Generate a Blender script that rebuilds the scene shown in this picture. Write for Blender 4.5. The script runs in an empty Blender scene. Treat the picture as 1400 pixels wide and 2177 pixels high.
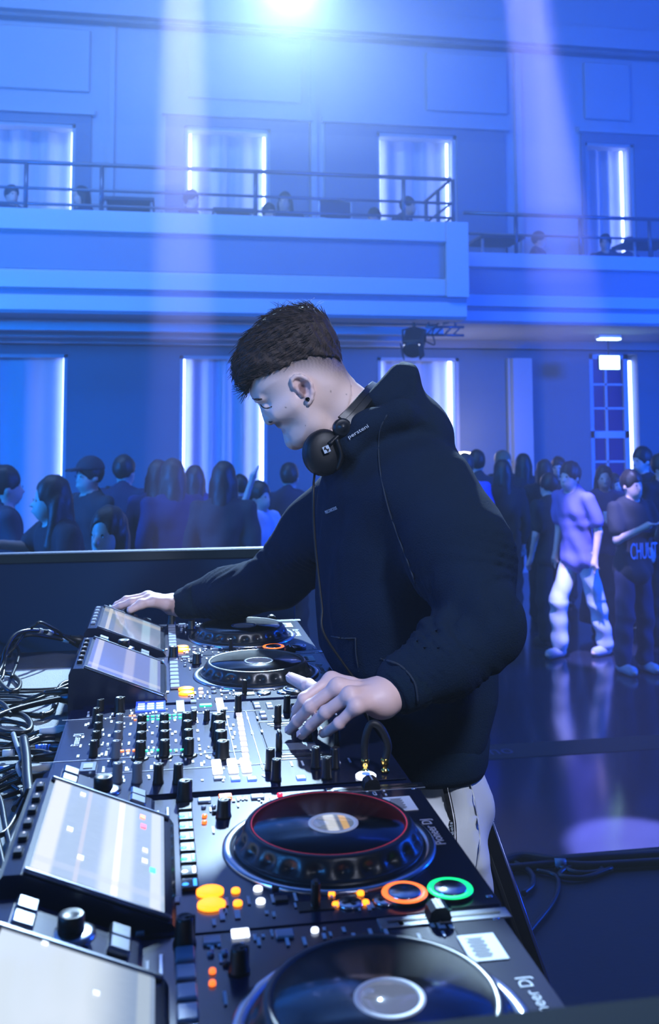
import bpy, bmesh, math, random
import numpy as np
from mathutils import Vector, Matrix, Euler

C = bpy.context.scene.collection
SC = bpy.context.scene
PI = math.pi
CZ = 1.55                      # camera height above the stage
FPX, PITCH, YAW, ROLL, PCY = 2077.8, .0846, .1706, -.0030, 732.4

# ---------------------------------------------------------------- camera
cam_d = bpy.data.cameras.new('camera')
cam = bpy.data.objects.new('camera', cam_d); C.objects.link(cam); SC.camera = cam
cam_d.sensor_fit = 'VERTICAL'; cam_d.sensor_height = 36; cam_d.lens = FPX / 2177 * 36
cam_d.shift_y = (PCY - 1088.5) / 2177
cam_d.clip_start = .02; cam_d.clip_end = 100
cam_d.dof.use_dof = True; cam_d.dof.focus_distance = 1.72; cam_d.dof.aperture_fstop = 7.0
_f = Vector((math.sin(YAW) * math.cos(PITCH), math.cos(YAW) * math.cos(PITCH), math.sin(PITCH)))
_r = Vector((math.cos(YAW), -math.sin(YAW), 0)); _u = _r.cross(_f)

_r2 = _r * math.cos(-ROLL) - _u * math.sin(-ROLL); _u2 = _r * math.sin(-ROLL) + _u * math.cos(-ROLL)
M = Matrix((_r2, _u2, -_f)).transposed().to_4x4(); M.translation = Vector((0, 0, CZ))
cam.matrix_world = M

# ---------------------------------------------------------------- colour, view, haze
def lin(c):
    c = c / 255
    return c / 12.92 if c <= .04045 else ((c + .055) / 1.055) ** 2.4
def rgb(r, g, b): return (lin(r), lin(g), lin(b), 1)

SC.view_settings.view_transform = 'Standard'; SC.view_settings.look = 'None'
SC.view_settings.gamma = 1; SC.view_settings.use_curve_mapping = False
SC.view_settings.exposure = 0.0
cy = SC.cycles
cy.max_bounces = 4; cy.diffuse_bounces = 2; cy.glossy_bounces = 3; cy.transmission_bounces = 2
cy.volume_bounces = 0; cy.transparent_max_bounces = 6; cy.use_denoising = True
cy.sample_clamp_indirect = 4; cy.caustics_reflective = False; cy.caustics_refractive = False
W = bpy.data.worlds.new('world'); SC.world = W; W.use_nodes = True
wn = W.node_tree.nodes; wl = W.node_tree.links
wn['Background'].inputs[0].default_value = (.01, .03, .25, 1); wn['Background'].inputs[1].default_value = .0
vs = wn.new('ShaderNodeVolumeScatter'); vs.inputs['Color'].default_value = (.9, .95, 1, 1)
vs.inputs['Density'].default_value = HAZE = .007
vs.inputs['Anisotropy'].default_value = .0
wl.new(vs.outputs[0], wn['World Output'].inputs['Volume'])

# ---------------------------------------------------------------- points: where a line of sight meets a plane
def ray(u, v):
    a, b = u - 700, v - PCY
    cr, sr = math.cos(ROLL), math.sin(ROLL)
    x = (a * cr + b * sr) / FPX; up = -(-a * sr + b * cr) / FPX
    d = math.cos(PITCH) - up * math.sin(PITCH); z = math.sin(PITCH) + up * math.cos(PITCH)
    return Vector((x * math.cos(YAW) + d * math.sin(YAW), -x * math.sin(YAW) + d * math.cos(YAW), z))
def atY(u, v, Y):
    r = ray(u, v) * (Y / ray(u, v).y); return Vector((r.x, Y, r.z + CZ))
def atZ(u, v, z):
    r = ray(u, v); r = r * ((z - CZ) / r.z); return Vector((r.x, r.y, z))

FZ = -.43                                # dance floor
# ---------------------------------------------------------------- lamps of the hall and the stage
def aim(o, tgt):
    o.rotation_euler = (Vector(tgt) - o.location).to_track_quat('-Z', 'Y').to_euler()
def spot(name, loc, tgt, power, col, deg, blend=.3, size=.1):
    d = bpy.data.lights.new(name, 'SPOT'); d.energy = power; d.color = col
    d.spot_size = math.radians(deg); d.spot_blend = blend; d.shadow_soft_size = size
    o = bpy.data.objects.new(name, d); C.objects.link(o); o.location = loc; aim(o, tgt); return o
def area(name, loc, tgt, power, col, sx, sy):
    d = bpy.data.lights.new(name, 'AREA'); d.energy = power; d.color = col
    d.shape = 'RECTANGLE'; d.size = sx; d.size_y = sy
    o = bpy.data.objects.new(name, d); C.objects.link(o); o.location = loc; aim(o, tgt); return o
# key: the white moving head over the hall that shines back at the booth
spot('hall_key_light', atY(618, -58, 6.9), (.12, 1.35, 1.05), 7500, (.50, .74, 1), 33, .75, .10)
# two lilac beams that hang in the haze, and one that catches a dancer
spot('beam_light', atY(388, -1100, 5.7), atY(390, 1500, 5.7), 190000, (.36, .36, 1), 4.7, .45, .03)
spot('beam_light', atY(1026, -600, 8.0), atZ(1366, 1806, FZ), 105000, (.34, .33, 1), 4.9, .45, .03)
spot('dance_spot_light', atY(1120, -300, 6.0), atZ(1290, 1392, FZ), 11000, (.32, .33, 1), 9.5, .5, .05)
# blue wash of the hall
area('hall_wash_light', (-1.5, 6.0, 7.6), (-.5, 13, 3), 540, (.19, .40, 1), 5, 1.0)
area('hall_wash_light', (5.5, 5.0, 7.6), (5.0, 13, 2), 170, (.012, .07, 1), 4, 1.0)
area('added_front_wash_light', (-5.2, 4.4, 2.6), (-.5, 12.5, 1.2), 950, (.001, .19, 1), 1.6, .8)  # both front washes added out of view to turn low air and walls blue
area('added_front_wash_light', (8.8, 4.2, 2.8), (4.0, 12.5, 1.4), 1350, (.001, .085, 1), 1.6, .8)
area('added_side_fill_light', (-2.6, .2, 2.3), (.2, 2.2, 1.1), 48, (.04, .30, 1), .8, .8)  # added blue-teal fill from camera left for booth panel and sleeves
# narrow cool-white profile spot on the man, from high behind the photographer
spot('stage_profile_light', (.95, -1.0, 3.7), (.40, 1.80, 1.24), 560, (.68, .75, 1), 22, .6, .22)
# ---------------------------------------------------------------- materials
MATS = {}
def mat(name, col, rough=.5, metal=0, emit=None, strength=0, bump=0, bscale=60, vary=0, vscale=8, spec=.5, sheen=0, coat=0, attr=None, alpha=1):
    if name in MATS: return MATS[name]
    m = bpy.data.materials.new(name); m.use_nodes = True; MATS[name] = m
    nt = m.node_tree; b = nt.nodes['Principled BSDF']
    b.inputs['Base Color'].default_value = col; b.inputs['Roughness'].default_value = rough
    b.inputs['Metallic'].default_value = metal; b.inputs['Specular IOR Level'].default_value = spec
    if sheen: b.inputs['Sheen Weight'].default_value = sheen; b.inputs['Sheen Roughness'].default_value = .5
    if coat: b.inputs['Coat Weight'].default_value = coat; b.inputs['Coat Roughness'].default_value = .12
    if emit: b.inputs['Emission Color'].default_value = emit; b.inputs['Emission Strength'].default_value = strength
    if alpha < 1: b.inputs['Alpha'].default_value = alpha
    tc = None
    if bump or vary:
        tc = nt.nodes.new('ShaderNodeTexCoord')
    if bump:
        n = nt.nodes.new('ShaderNodeTexNoise'); n.inputs['Scale'].default_value = bscale; n.inputs['Detail'].default_value = 3
        bp = nt.nodes.new('ShaderNodeBump'); bp.inputs['Strength'].default_value = bump; bp.inputs['Distance'].default_value = .004
        nt.links.new(tc.outputs['Object'], n.inputs['Vector']); nt.links.new(n.outputs['Fac'], bp.inputs['Height'])
        nt.links.new(bp.outputs[0], b.inputs['Normal'])
    src = None
    if attr:
        at = nt.nodes.new('ShaderNodeVertexColor'); at.layer_name = attr; src = at.outputs[0]
        nt.links.new(src, b.inputs['Base Color'])
    if vary:
        n = nt.nodes.new('ShaderNodeTexNoise'); n.inputs['Scale'].default_value = vscale; n.inputs['Detail'].default_value = 4
        mx = nt.nodes.new('ShaderNodeMix'); mx.data_type = 'RGBA'; mx.blend_type = 'MULTIPLY'; mx.inputs[0].default_value = 1
        cr = nt.nodes.new('ShaderNodeMapRange'); cr.inputs[3].default_value = 1 - vary; cr.inputs[4].default_value = 1 + vary
        nt.links.new(tc.outputs['Object'], n.inputs['Vector']); nt.links.new(n.outputs['Fac'], cr.inputs[0])
        mx.inputs[6].default_value = col
        if src: nt.links.new(src, mx.inputs[6])
        nt.links.new(cr.outputs[0], mx.inputs[7]); nt.links.new(mx.outputs[2], b.inputs['Base Color'])
    return m

# ---------------------------------------------------------------- mesh helpers
def put(name, me, m=None, parent=None, loc=None, rot=None):
    o = bpy.data.objects.new(name, me); C.objects.link(o)
    if m is not None and not me.materials:
        for k in (m if isinstance(m, (list, tuple)) else [m]): me.materials.append(k)
    if parent is not None: o.parent = parent
    if loc is not None: o.location = loc
    if rot is not None: o.rotation_euler = rot
    return o
def tag(o, label=None, cat=None, group=None, kind=None):
    if label: o['label'] = label
    if cat: o['category'] = cat
    if group: o['group'] = group
    if kind: o['kind'] = kind
    return o
def thing(name, label, cat, loc=(0, 0, 0), rz=0, group=None):
    o = bpy.data.objects.new(name, None); C.objects.link(o); o.empty_display_size = .05
    o.location = loc; o.rotation_euler = (0, 0, rz)
    return tag(o, label, cat, group)
class MB:
    def __init__(s): s.b = bmesh.new()
    def box(s, c, d, bev=0, seg=1, rot=None, mi=0):
        r = bmesh.ops.create_cube(s.b, size=1)
        vs = r['verts']
        for v in vs: v.co = Vector((v.co.x * d[0], v.co.y * d[1], v.co.z * d[2]))
        if bev:
            es = list({e for v in vs for e in v.link_edges})
            q = bmesh.ops.bevel(s.b, geom=es, offset=bev, segments=seg, affect='EDGES', profile=.5)
            vs = list({v for f in q['faces'] for v in f.verts} | {v for v in vs if v.is_valid})
        R = Euler(rot).to_matrix() if rot else None
        for v in vs:
            if R: v.co = R @ v.co
            v.co += Vector(c)
        if mi:
            for f in {f for v in vs for f in v.link_faces}: f.material_index = mi
        return s
    def lathe(s, prof, n=24, c=(0, 0, 0), rot=None, mi=0, cap=True, sx=1, sy=1):
        R = Euler(rot).to_matrix() if rot else Matrix.Identity(3); c = Vector(c); rings = []
        for (r, z) in prof:
            rings.append([s.b.verts.new(R @ Vector((r * sx * math.cos(2 * PI * k / n), r * sy * math.sin(2 * PI * k / n), z)) + c) for k in range(n)])
        fs = []
        for a, b in zip(rings, rings[1:]):
            for k in range(n): fs.append(s.b.faces.new((a[k], a[(k + 1) % n], b[(k + 1) % n], b[k])))
        if cap:
            if prof[0][0] > 1e-5: fs.append(s.b.faces.new(rings[0][::-1]))
            if prof[-1][0] > 1e-5: fs.append(s.b.faces.new(rings[-1]))
        for f in fs: f.material_index = mi; f.smooth = True
        return s
    def tube(s, pts, r, n=6, mi=0, flat=1):
        pts = [Vector(p) for p in pts]; rings = []; up = Vector((0, 0, 1))
        rr = r if isinstance(r, (list, tuple)) else [r] * len(pts)
        prev = None
        for i, p in enumerate(pts):
            t = (pts[min(i + 1, len(pts) - 1)] - pts[max(i - 1, 0)]).normalized()
            if prev is None:
                a = t.cross(up); a = t.cross(Vector((1, 0, 0))) if a.length < .1 else a
            else: a = prev - t * prev.dot(t)
            a.normalize(); prev = a; b = t.cross(a)
            rings.append([s.b.verts.new(p + a * rr[i] * math.cos(2 * PI * k / n) + b * rr[i] * flat * math.sin(2 * PI * k / n)) for k in range(n)])
        for x, y in zip(rings, rings[1:]):
            for k in range(n):
                f = s.b.faces.new((x[k], x[(k + 1) % n], y[(k + 1) % n], y[k])); f.smooth = True; f.material_index = mi
        s.b.faces.new(rings[0][::-1]).material_index = mi; s.b.faces.new(rings[-1]).material_index = mi
        return s
    def poly(s, pts, mi=0):
        f = s.b.faces.new([s.b.verts.new(p) for p in pts]); f.material_index = mi; return s
    def prism(s, pts, axis, a, b, mi=0):
        """pts: 2D outline, extruded along axis from a to b"""
        def P(p, t): return {0: (t, p[0], p[1]), 1: (p[0], t, p[1]), 2: (p[0], p[1], t)}[axis]
        A = [s.b.verts.new(P(p, a)) for p in pts]; B = [s.b.verts.new(P(p, b)) for p in pts]; n = len(pts)
        fs = [s.b.faces.new(A), s.b.faces.new(B[::-1])] + [s.b.faces.new((A[i], B[i], B[(i + 1) % n], A[(i + 1) % n])) for i in range(n)]
        for f in fs: f.material_index = mi
        return s
    def mesh(s, name, smooth=False):
        bmesh.ops.recalc_face_normals(s.b, faces=s.b.faces[:])
        if smooth:
            for f in s.b.faces: f.smooth = True
        me = bpy.data.meshes.new(name); s.b.to_mesh(me); s.b.free(); return me
    def put(s, name, m, parent=None, loc=None, rot=None, smooth=False):
        return put(name, s.mesh(name, smooth), m, parent, loc, rot)
def spline(pts, n=8):
    """Catmull-Rom through the points"""
    P = [Vector(p) for p in pts]; P = [P[0] * 2 - P[1]] + P + [P[-1] * 2 - P[-2]]; out = []
    for i in range(1, len(P) - 2):
        for k in range(n):
            t = k / n; a, b, c, d = P[i - 1:i + 3]
            out.append(.5 * ((2 * b) + (c - a) * t + (2 * a - 5 * b + 4 * c - d) * t * t + (3 * b - a - 3 * c + d) * t ** 3))
    return out + [P[-2]]
def text(name, body, size, m, parent, loc, rot=(0, 0, 0), extrude=.0003, sx=1, shear=0, align='CENTER'):
    """lettering as a flat mesh"""
    cu = bpy.data.curves.new(name, 'FONT'); cu.body = body; cu.size = size; cu.extrude = extrude
    cu.align_x = align; cu.align_y = 'CENTER'; cu.shear = shear; cu.resolution_u = 3
    o = bpy.data.objects.new(name, cu); me = bpy.data.meshes.new_from_object(o)
    bpy.data.objects.remove(o); bpy.data.curves.remove(cu); me.name = name; me.materials.clear(); me.materials.append(m)
    o = put(name, me, None, parent, loc, rot); o.scale = (sx, 1, 1); return o

# ---------------------------------------------------------------- implicit bodies (smooth unions) -> one continuous mesh
class SDF:
    def __init__(s, lo, hi, h):
        s.h = h; s.lo = np.array(lo, float); n = np.ceil((np.array(hi) - s.lo) / h).astype(int) + 1
        s.n = n; s.ax = [s.lo[i] + h * np.arange(n[i]) for i in range(3)]; s.D = np.full(n, 9., np.float32)
    def sub(s, lo, hi, pad):
        sl = []
        for i in range(3):
            a = int(max(0, (lo[i] - pad - s.lo[i]) / s.h)); b = int(min(s.n[i], (hi[i] + pad - s.lo[i]) / s.h + 2)); sl.append(slice(a, max(a, b)))
        g = np.meshgrid(*[s.ax[i][sl[i]] for i in range(3)], indexing='ij', sparse=True)
        return tuple(sl), g
    def blend(s, sl, d, k, cut=False):
        D = s.D[sl]
        if d.size == 0: return
        if cut:
            d = -d
            if k: hh = np.clip(.5 - .5 * (D - d) / k, 0, 1); s.D[sl] = D * (1 - hh) + d * hh + k * hh * (1 - hh)
            else: s.D[sl] = np.maximum(D, d)
        elif k: hh = np.clip(.5 + .5 * (D - d) / k, 0, 1); s.D[sl] = D * (1 - hh) + d * hh - k * hh * (1 - hh)
        else: s.D[sl] = np.minimum(D, d)
    def cap(s, a, b, ra, rb=None, k=.02, cut=False, flat=None):
        """tapered limb from a to b"""
        rb = ra if rb is None else rb; a = np.array(a, float); b = np.array(b, float); R = max(ra, rb)
        sl, (x, y, z) = s.sub(np.minimum(a, b) - R, np.maximum(a, b) + R, k * 1.5 + s.h * 3)
        ab = b - a; L = max(ab @ ab, 1e-9)
        t = np.clip(((x - a[0]) * ab[0] + (y - a[1]) * ab[1] + (z - a[2]) * ab[2]) / L, 0, 1)
        d = np.sqrt((x - a[0] - t * ab[0]) ** 2 + (y - a[1] - t * ab[1]) ** 2 + (z - a[2] - t * ab[2]) ** 2) - (ra + (rb - ra) * t)
        s.blend(sl, d, k, cut); return s
    def ell(s, c, r, k=.02, cut=False, R=None):
        """ellipsoid; R optional 3x3 rotation (rows: local axes)"""
        r = np.array(r, float); m = r.max()
        sl, (x, y, z) = s.sub(np.array(c) - (m if R is not None else r), np.array(c) + (m if R is not None else r), k * 1.5 + s.h * 3)
        p = [x - c[0], y - c[1], z - c[2]]
        if R is not None: p = [R[i][0] * p[0] + R[i][1] * p[1] + R[i][2] * p[2] for i in range(3)]
        k0 = np.sqrt(sum((p[i] / r[i]) ** 2 for i in range(3))); k1 = np.sqrt(sum((p[i] / r[i] ** 2) ** 2 for i in range(3)))
        s.blend(sl, k0 * (k0 - 1) / np.maximum(k1, 1e-6), k, cut); return s
    def tower(s, levels, k=.03, cut=False, p=2.4):
        """stack of ellipses (z, cx, cy, rx, ry) joined smoothly"""
        L = np.array(sorted(levels)); z0, z1 = L[0, 0], L[-1, 0]; R = L[:, 3:].max()
        lo = [(L[:, 1] - L[:, 3]).min(), (L[:, 2] - L[:, 4]).min(), z0]; hi = [(L[:, 1] + L[:, 3]).max(), (L[:, 2] + L[:, 4]).max(), z1]
        sl, (x, y, z) = s.sub(lo, hi, k * 1.5 + s.h * 3)
        f = [np.interp(z, L[:, 0], L[:, i]) for i in range(1, 5)]
        q = (np.abs((x - f[0]) / f[2]) ** p + np.abs((y - f[1]) / f[3]) ** p) ** (1 / p)
        d = np.maximum((q - 1) * np.minimum(f[2], f[3]), np.maximum(z0 - z, z - z1))
        s.blend(sl, d, k, cut); return s
    def lens(s, pts, yc, wmax, R, k=.008, cut=False, grow=0):
        """body of revolution-like thickness on an outline in the x-z plane: half width follows the distance to the outline"""
        P = np.array(pts, float)
        sl, (x, y, z) = s.sub([P[:, 0].min() - grow, yc - wmax, P[:, 1].min() - grow], [P[:, 0].max() + grow, yc + wmax, P[:, 1].max() + grow], k * 1.5 + s.h * 3)
        X, Z = np.meshgrid(x.ravel(), z.ravel(), indexing='ij'); d2 = polydist(P, X, Z) - grow
        t = np.clip(-d2 / R, 0, 1); w = wmax * np.sqrt(np.maximum(1 - (1 - t) ** 2, 0))
        g = np.maximum(d2, 0)
        sl_ = (slice(None), None, slice(None))
        ay = np.abs(y - yc)
        d = np.where(d2[sl_] > 0, np.sqrt(d2[sl_].clip(0) ** 2 + ay ** 2), (ay - w[sl_]) * np.clip(.35 + t[sl_], .35, 1))
        s.blend(sl, d.astype(np.float32), k, cut); return s
    def halfspace(s, p, n):
        """keep the side the normal points away from"""
        x, y, z = np.meshgrid(*s.ax, indexing='ij', sparse=True); n = np.array(n, float) / np.linalg.norm(n)
        s.D = np.maximum(s.D, (x - p[0]) * n[0] + (y - p[1]) * n[1] + (z - p[2]) * n[2]); return s
    def warp(s, fn):
        x, y, z = np.meshgrid(*s.ax, indexing='ij', sparse=True); s.D = s.D + fn(x, y, z).astype(np.float32); return s
    def mesh(s, name, color=None, keep=True):
        D = s.D; n = np.array(D.shape); inside = D < 0
        act = np.zeros(n - 1, bool); cnt = np.zeros(n - 1, np.int8)
        for dx in (0, 1):
            for dy in (0, 1):
                for dz in (0, 1): cnt += inside[dx:n[0] - 1 + dx, dy:n[1] - 1 + dy, dz:n[2] - 1 + dz]
        act = (cnt > 0) & (cnt < 8); ci = np.argwhere(act); idx = np.full(n - 1, -1, np.int64); idx[act] = np.arange(len(ci))
        acc = np.zeros((len(ci), 3)); num = np.zeros(len(ci))
        corners = [(a, b, c) for a in (0, 1) for b in (0, 1) for c in (0, 1)]
        val = {c: D[ci[:, 0] + c[0], ci[:, 1] + c[1], ci[:, 2] + c[2]] for c in corners}
        for c in corners:
            for ax in range(3):
                if c[ax] == 0:
                    e = list(c); e[ax] = 1; e = tuple(e); a, b = val[c], val[e]; m = (a < 0) != (b < 0)
                    t = a[m] / (a[m] - b[m]); p = np.repeat(np.array([c], float), m.sum(), 0); p[:, ax] += t; acc[m] += p; num[m] += 1
        V = s.lo + s.h * (ci + acc / num[:, None])
        F = []
        for ax in range(3):
            o1, o2 = (ax + 1) % 3, (ax + 2) % 3
            s0 = [slice(None)] * 3; s1 = [slice(None)] * 3; s0[ax] = slice(0, -1); s1[ax] = slice(1, None)
            for t in (o1, o2): s0[t] = slice(1, -1); s1[t] = slice(1, -1)
            a, b = inside[tuple(s0)], inside[tuple(s1)]
            for flip, mk in ((False, a & ~b), (True, ~a & b)):
                p = np.argwhere(mk)
                if not len(p): continue
                p[:, o1] += 1; p[:, o2] += 1
                q = []
                for (da, db) in ((0, 0), (1, 0), (1, 1), (0, 1)):
                    r = p.copy(); r[:, o1] -= 1 - da; r[:, o2] -= 1 - db; q.append(idx[r[:, 0], r[:, 1], r[:, 2]])
                q = np.stack(q, 1); F.append(q[:, ::-1] if flip else q)
        F = np.concatenate(F); F = F[(F >= 0).all(1)]
        me = bpy.data.meshes.new(name); me.vertices.add(len(V)); me.vertices.foreach_set('co', V.ravel())
        me.loops.add(F.size); me.loops.foreach_set('vertex_index', F.ravel()); me.polygons.add(len(F))
        me.polygons.foreach_set('loop_start', np.arange(0, F.size, 4)); me.polygons.foreach_set('loop_total', np.full(len(F), 4))
        me.update(calc_edges=True); me.validate()
        me.polygons.foreach_set('use_smooth', np.ones(len(me.polygons), bool))
        if color is not None:
            col = me.color_attributes.new('Col', 'FLOAT_COLOR', 'POINT'); cc = np.ones((len(V), 4), np.float32); cc[:, :3] = color(V)
            col.data.foreach_set('color', cc.ravel())
        return me
def polydist(P, X, Z):
    """signed distance to a closed outline, negative inside"""
    d = np.full(X.shape, 1e9); ins = np.zeros(X.shape, bool); n = len(P)
    for i in range(n):
        a, b = P[i], P[(i + 1) % n]; e = b - a; L = max(e @ e, 1e-12)
        t = np.clip(((X - a[0]) * e[0] + (Z - a[1]) * e[1]) / L, 0, 1)
        d = np.minimum(d, (X - a[0] - t * e[0]) ** 2 + (Z - a[1] - t * e[1]) ** 2)
        if a[1] != b[1]:
            c = ((a[1] > Z) != (b[1] > Z)) & (X < (b[0] - a[0]) * (Z - a[1]) / (b[1] - a[1]) + a[0]); ins ^= c
    d = np.sqrt(d); return np.where(ins, -d, d)
def smooth_poly(pts, it=2):
    P = [tuple(p) for p in pts]
    for _ in range(it):
        Q = []
        for i in range(len(P)):
            a, b = P[i], P[(i + 1) % len(P)]
            Q += [(.75 * a[0] + .25 * b[0], .75 * a[1] + .25 * b[1]), (.25 * a[0] + .75 * b[0], .25 * a[1] + .75 * b[1])]
        P = Q
    return P
def sm(a, b, x): t = np.clip((x - a) / (b - a), 0, 1); return t * t * (3 - 2 * t)
# ================================================================ THE HALL
FZ = -.43                                # dance floor
YW, YF, YR = 13.0, 9.8, 10.4             # back wall, front of the projecting balcony, front of the set-back balcony
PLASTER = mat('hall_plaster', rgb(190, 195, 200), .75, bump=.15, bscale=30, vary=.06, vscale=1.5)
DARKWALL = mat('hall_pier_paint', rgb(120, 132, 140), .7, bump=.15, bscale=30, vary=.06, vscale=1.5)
RECESS = mat('hall_recess_dark', rgb(128, 140, 158), .75, bump=.15, bscale=30, vary=.06, vscale=1.5)  # darker tone for window surrounds, fascia panel and cove
CURTAIN = mat('niche_curtain', rgb(205, 208, 215), .8)
STRIPM = mat('led_strip', rgb(235, 235, 255), .4, emit=(.26, .36, 1, 1), strength=13)
FLOORM = mat('dance_floor_lacquer', rgb(34, 38, 52), .15, bump=.03, bscale=9, vary=.25, vscale=3, spec=.6)
STAGEM = mat('stage_floor', rgb(17, 20, 32), .55, bump=.1, bscale=80, vary=.15)
STEEL = mat('railing_steel', rgb(96, 102, 116), .35, .6)
BLACKP = mat('black_plastic', rgb(17, 18, 21), .42)
def struct(o, label=None): o['kind'] = 'structure'; return tag(o, label)
X0, X1, YB, ZC = -6.0, 11.0, -3.0, 8.6
struct(MB().box(((X0 + X1) / 2, (YB + YW) / 2 + .4, FZ - .1), (X1 - X0, YW - YB + .8, .2)).put('floor', FLOORM), 'dark lacquered dance floor')
struct(MB().box(((X0 + X1) / 2, (YB + YW) / 2 + .4, ZC + .1), (X1 - X0, YW - YB + .8, .2)).put('ceiling', PLASTER))
struct(MB().box((X0 - .1, (YB + YW) / 2 + .4, ZC / 2), (.2, YW - YB + .8, ZC + 1)).put('wall_left', PLASTER))
struct(MB().box((X1 + .1, (YB + YW) / 2 + .4, ZC / 2), (.2, YW - YB + .8, ZC + 1)).put('wall_right', PLASTER))
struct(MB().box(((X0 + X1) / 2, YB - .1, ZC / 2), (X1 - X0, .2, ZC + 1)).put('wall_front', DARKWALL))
# stage riser under the booth
SE = 3.52
struct(MB().box((.1, (SE - 2.4) / 2, FZ / 2 - .002), (6.4, SE + 2.4, -FZ - .004), .01).put('stage', STAGEM), 'low black stage riser under the booth')
def xz(u, v, Y=YW): p = atY(u, v, Y); return p.x, p.z
SOFF = 2.62                               # underside of the balcony
BFL = SOFF + .42                          # balcony floor
# back wall: blocks around the openings, 0.45 deep
def wall_blocks(b, opens, xa, xb, za, zb, d=.45):
    """a wall slab with rectangular openings given as (x0,x1,z0,z1)"""
    xs = sorted({xa, xb} | {o[0] for o in opens} | {o[1] for o in opens})
    for p, q in zip(xs, xs[1:]):
        c = (p + q) / 2; hit = sorted((o[2], o[3]) for o in opens if o[0] < c < o[1]); z = za
        for (s, t) in hit:
            if s > z: b.box((c, YW + d / 2, (z + s) / 2), (q - p, d, s - z))
            z = t
        if z < zb: b.box((c, YW + d / 2, (z + zb) / 2), (q - p, d, zb - z))
LOW = [(-260, 141), (381, 568), (803, 976)]
UP = [(-60, 159, 255), (390, 574, 268), (800, 970, 282), (1243, 1347, 303)]
wtop = SOFF - .12
o1 = [(xz(a, 900)[0], xz(b, 900)[0], FZ, wtop) for a, b in LOW] + [(xz(1255, 900)[0], xz(1358, 900)[0], FZ + .05, xz(1255, 752)[1])]
o2 = [(xz(a, 400)[0], xz(b, 400)[0], BFL - .05, xz(a, t)[1]) for a, b, t in UP]
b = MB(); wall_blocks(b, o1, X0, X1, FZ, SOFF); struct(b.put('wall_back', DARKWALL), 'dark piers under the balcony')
b = MB(); wall_blocks(b, o2, X0, X1, SOFF + .02, ZC); struct(b.put('wall_back', PLASTER), 'tall plaster wall above the balcony')
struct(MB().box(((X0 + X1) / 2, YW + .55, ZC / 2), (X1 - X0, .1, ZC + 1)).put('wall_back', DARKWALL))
n_win = 0
def curtain(x0, x1, z0, z1, Y, waves):
    b = MB(); N = 48; A = []
    for i in range(N + 1):
        x = x0 + (x1 - x0) * i / N; y = Y + .035 * math.sin(i / N * waves * 2 * PI) * math.sin(PI * i / N) ** .3
        A.append((b.b.verts.new((x, y, z0)), b.b.verts.new((x, y, z1))))
    for p, q in zip(A, A[1:]): f = b.b.faces.new((p[0], q[0], q[1], p[1])); f.smooth = True
    return b
def niche(x0, x1, z0, z1, strips, label, waves=5, frame=True):
    global n_win; n_win += 1
    w = thing('window_%d' % n_win, label, None, ((x0 + x1) / 2, YW + .2, z0)); w['kind'] = 'structure'
    L = w.location; inv = lambda b, nm, m: b.put(nm, m, w, loc=-L)
    inv(curtain(x0, x1, z0, z1, YW + .36, waves), 'curtain', CURTAIN)
    if frame:
        t = .045
        b = MB().box((x0 + t / 2, YW + .02, (z0 + z1) / 2), (t, .06, z1 - z0)).box((x1 - t / 2, YW + .02, (z0 + z1) / 2), (t, .06, z1 - z0)).box(((x0 + x1) / 2, YW + .02, z1 - t / 2), (x1 - x0, .06, t))
        inv(b, 'frame', PLASTER)
    for (xs, wd, st) in strips:
        inv(MB().box((xs, YW + .26, (z0 + z1) / 2), (wd, .03, z1 - z0 - .06)), 'light_strip', st)
    return w
S2 = mat('led_strip_soft', rgb(225, 225, 255), .4, emit=(.30, .40, 1, 1), strength=16)
for (a, bb, lab, sd) in ((LOW[0][0], LOW[0][1], 'tall curtained niche with a glowing right edge, leftmost under the balcony', 'R'),
                         (LOW[1][0], LOW[1][1], 'tall curtained niche with two glowing edges under the balcony', 'LR'),
                         (LOW[2][0], LOW[2][1], 'tall lit curtained niche beside the hanging spotlight', 'LR')):
    x0, x1 = xz(a, 900)[0], xz(bb, 900)[0]
    st = []
    if 'L' in sd: st.append((x0 + .05, .05, STRIPM))
    if 'R' in sd: st.append((x1 - .05, .05, STRIPM))
    niche(x0, x1, FZ + .02, wtop, st, lab)
for (a, bb, t), lab, sd in zip(UP, ('lit balcony window at the far left', 'lit balcony window above the booth, second from left', 'lit balcony window by the balcony corner railing', 'lit narrow balcony window at the right'), ('LR', 'LR', 'LR', 'R')):
    x0, x1 = xz(a, 400)[0], xz(bb, 400)[0]
    st = []
    if 'L' in sd: st.append((x0 + .09, .03, S2))
    if 'R' in sd: st.append((x1 - .06, .03, STRIPM if a > 700 else S2))
    niche(x0, x1, BFL, xz(a, t)[1], st, lab, 4)
# darker recess frames around the upper windows and the cornice lines
nt_ = 0
def trim(b, m, label=None):
    global nt_; nt_ += 1; return struct(b.put('trim_%d' % nt_, m), label)
for (a, bb, t), (wa, wb, wt) in zip(((-90, 195, 234), (352, 655, 246), (690, 1070, 262), (1232, 1480, 283)), UP):
    x0, z1 = xz(a, t); x1 = xz(bb, t)[0]; p0, p1 = xz(wa, 400)[0], xz(wb, 400)[0]; zw = xz(wa, wt)[1]
    b = MB()
    if p0 - x0 > .05: b.box(((x0 + p0) / 2, YW - .02, (z1 + BFL) / 2), (p0 - x0, .04, z1 - BFL))
    b.box(((p1 + x1) / 2, YW - .02, (z1 + BFL) / 2), (x1 - p1, .04, z1 - BFL)).box(((p0 + p1) / 2, YW - .02, (z1 + zw) / 2), (p1 - p0, .04, z1 - zw))
    trim(b, RECESS)
    trim(MB().box(((x0 + x1) / 2, YW - .05, z1 + .03), (x1 - x0 + .1, .1, .06)), PLASTER)
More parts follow.
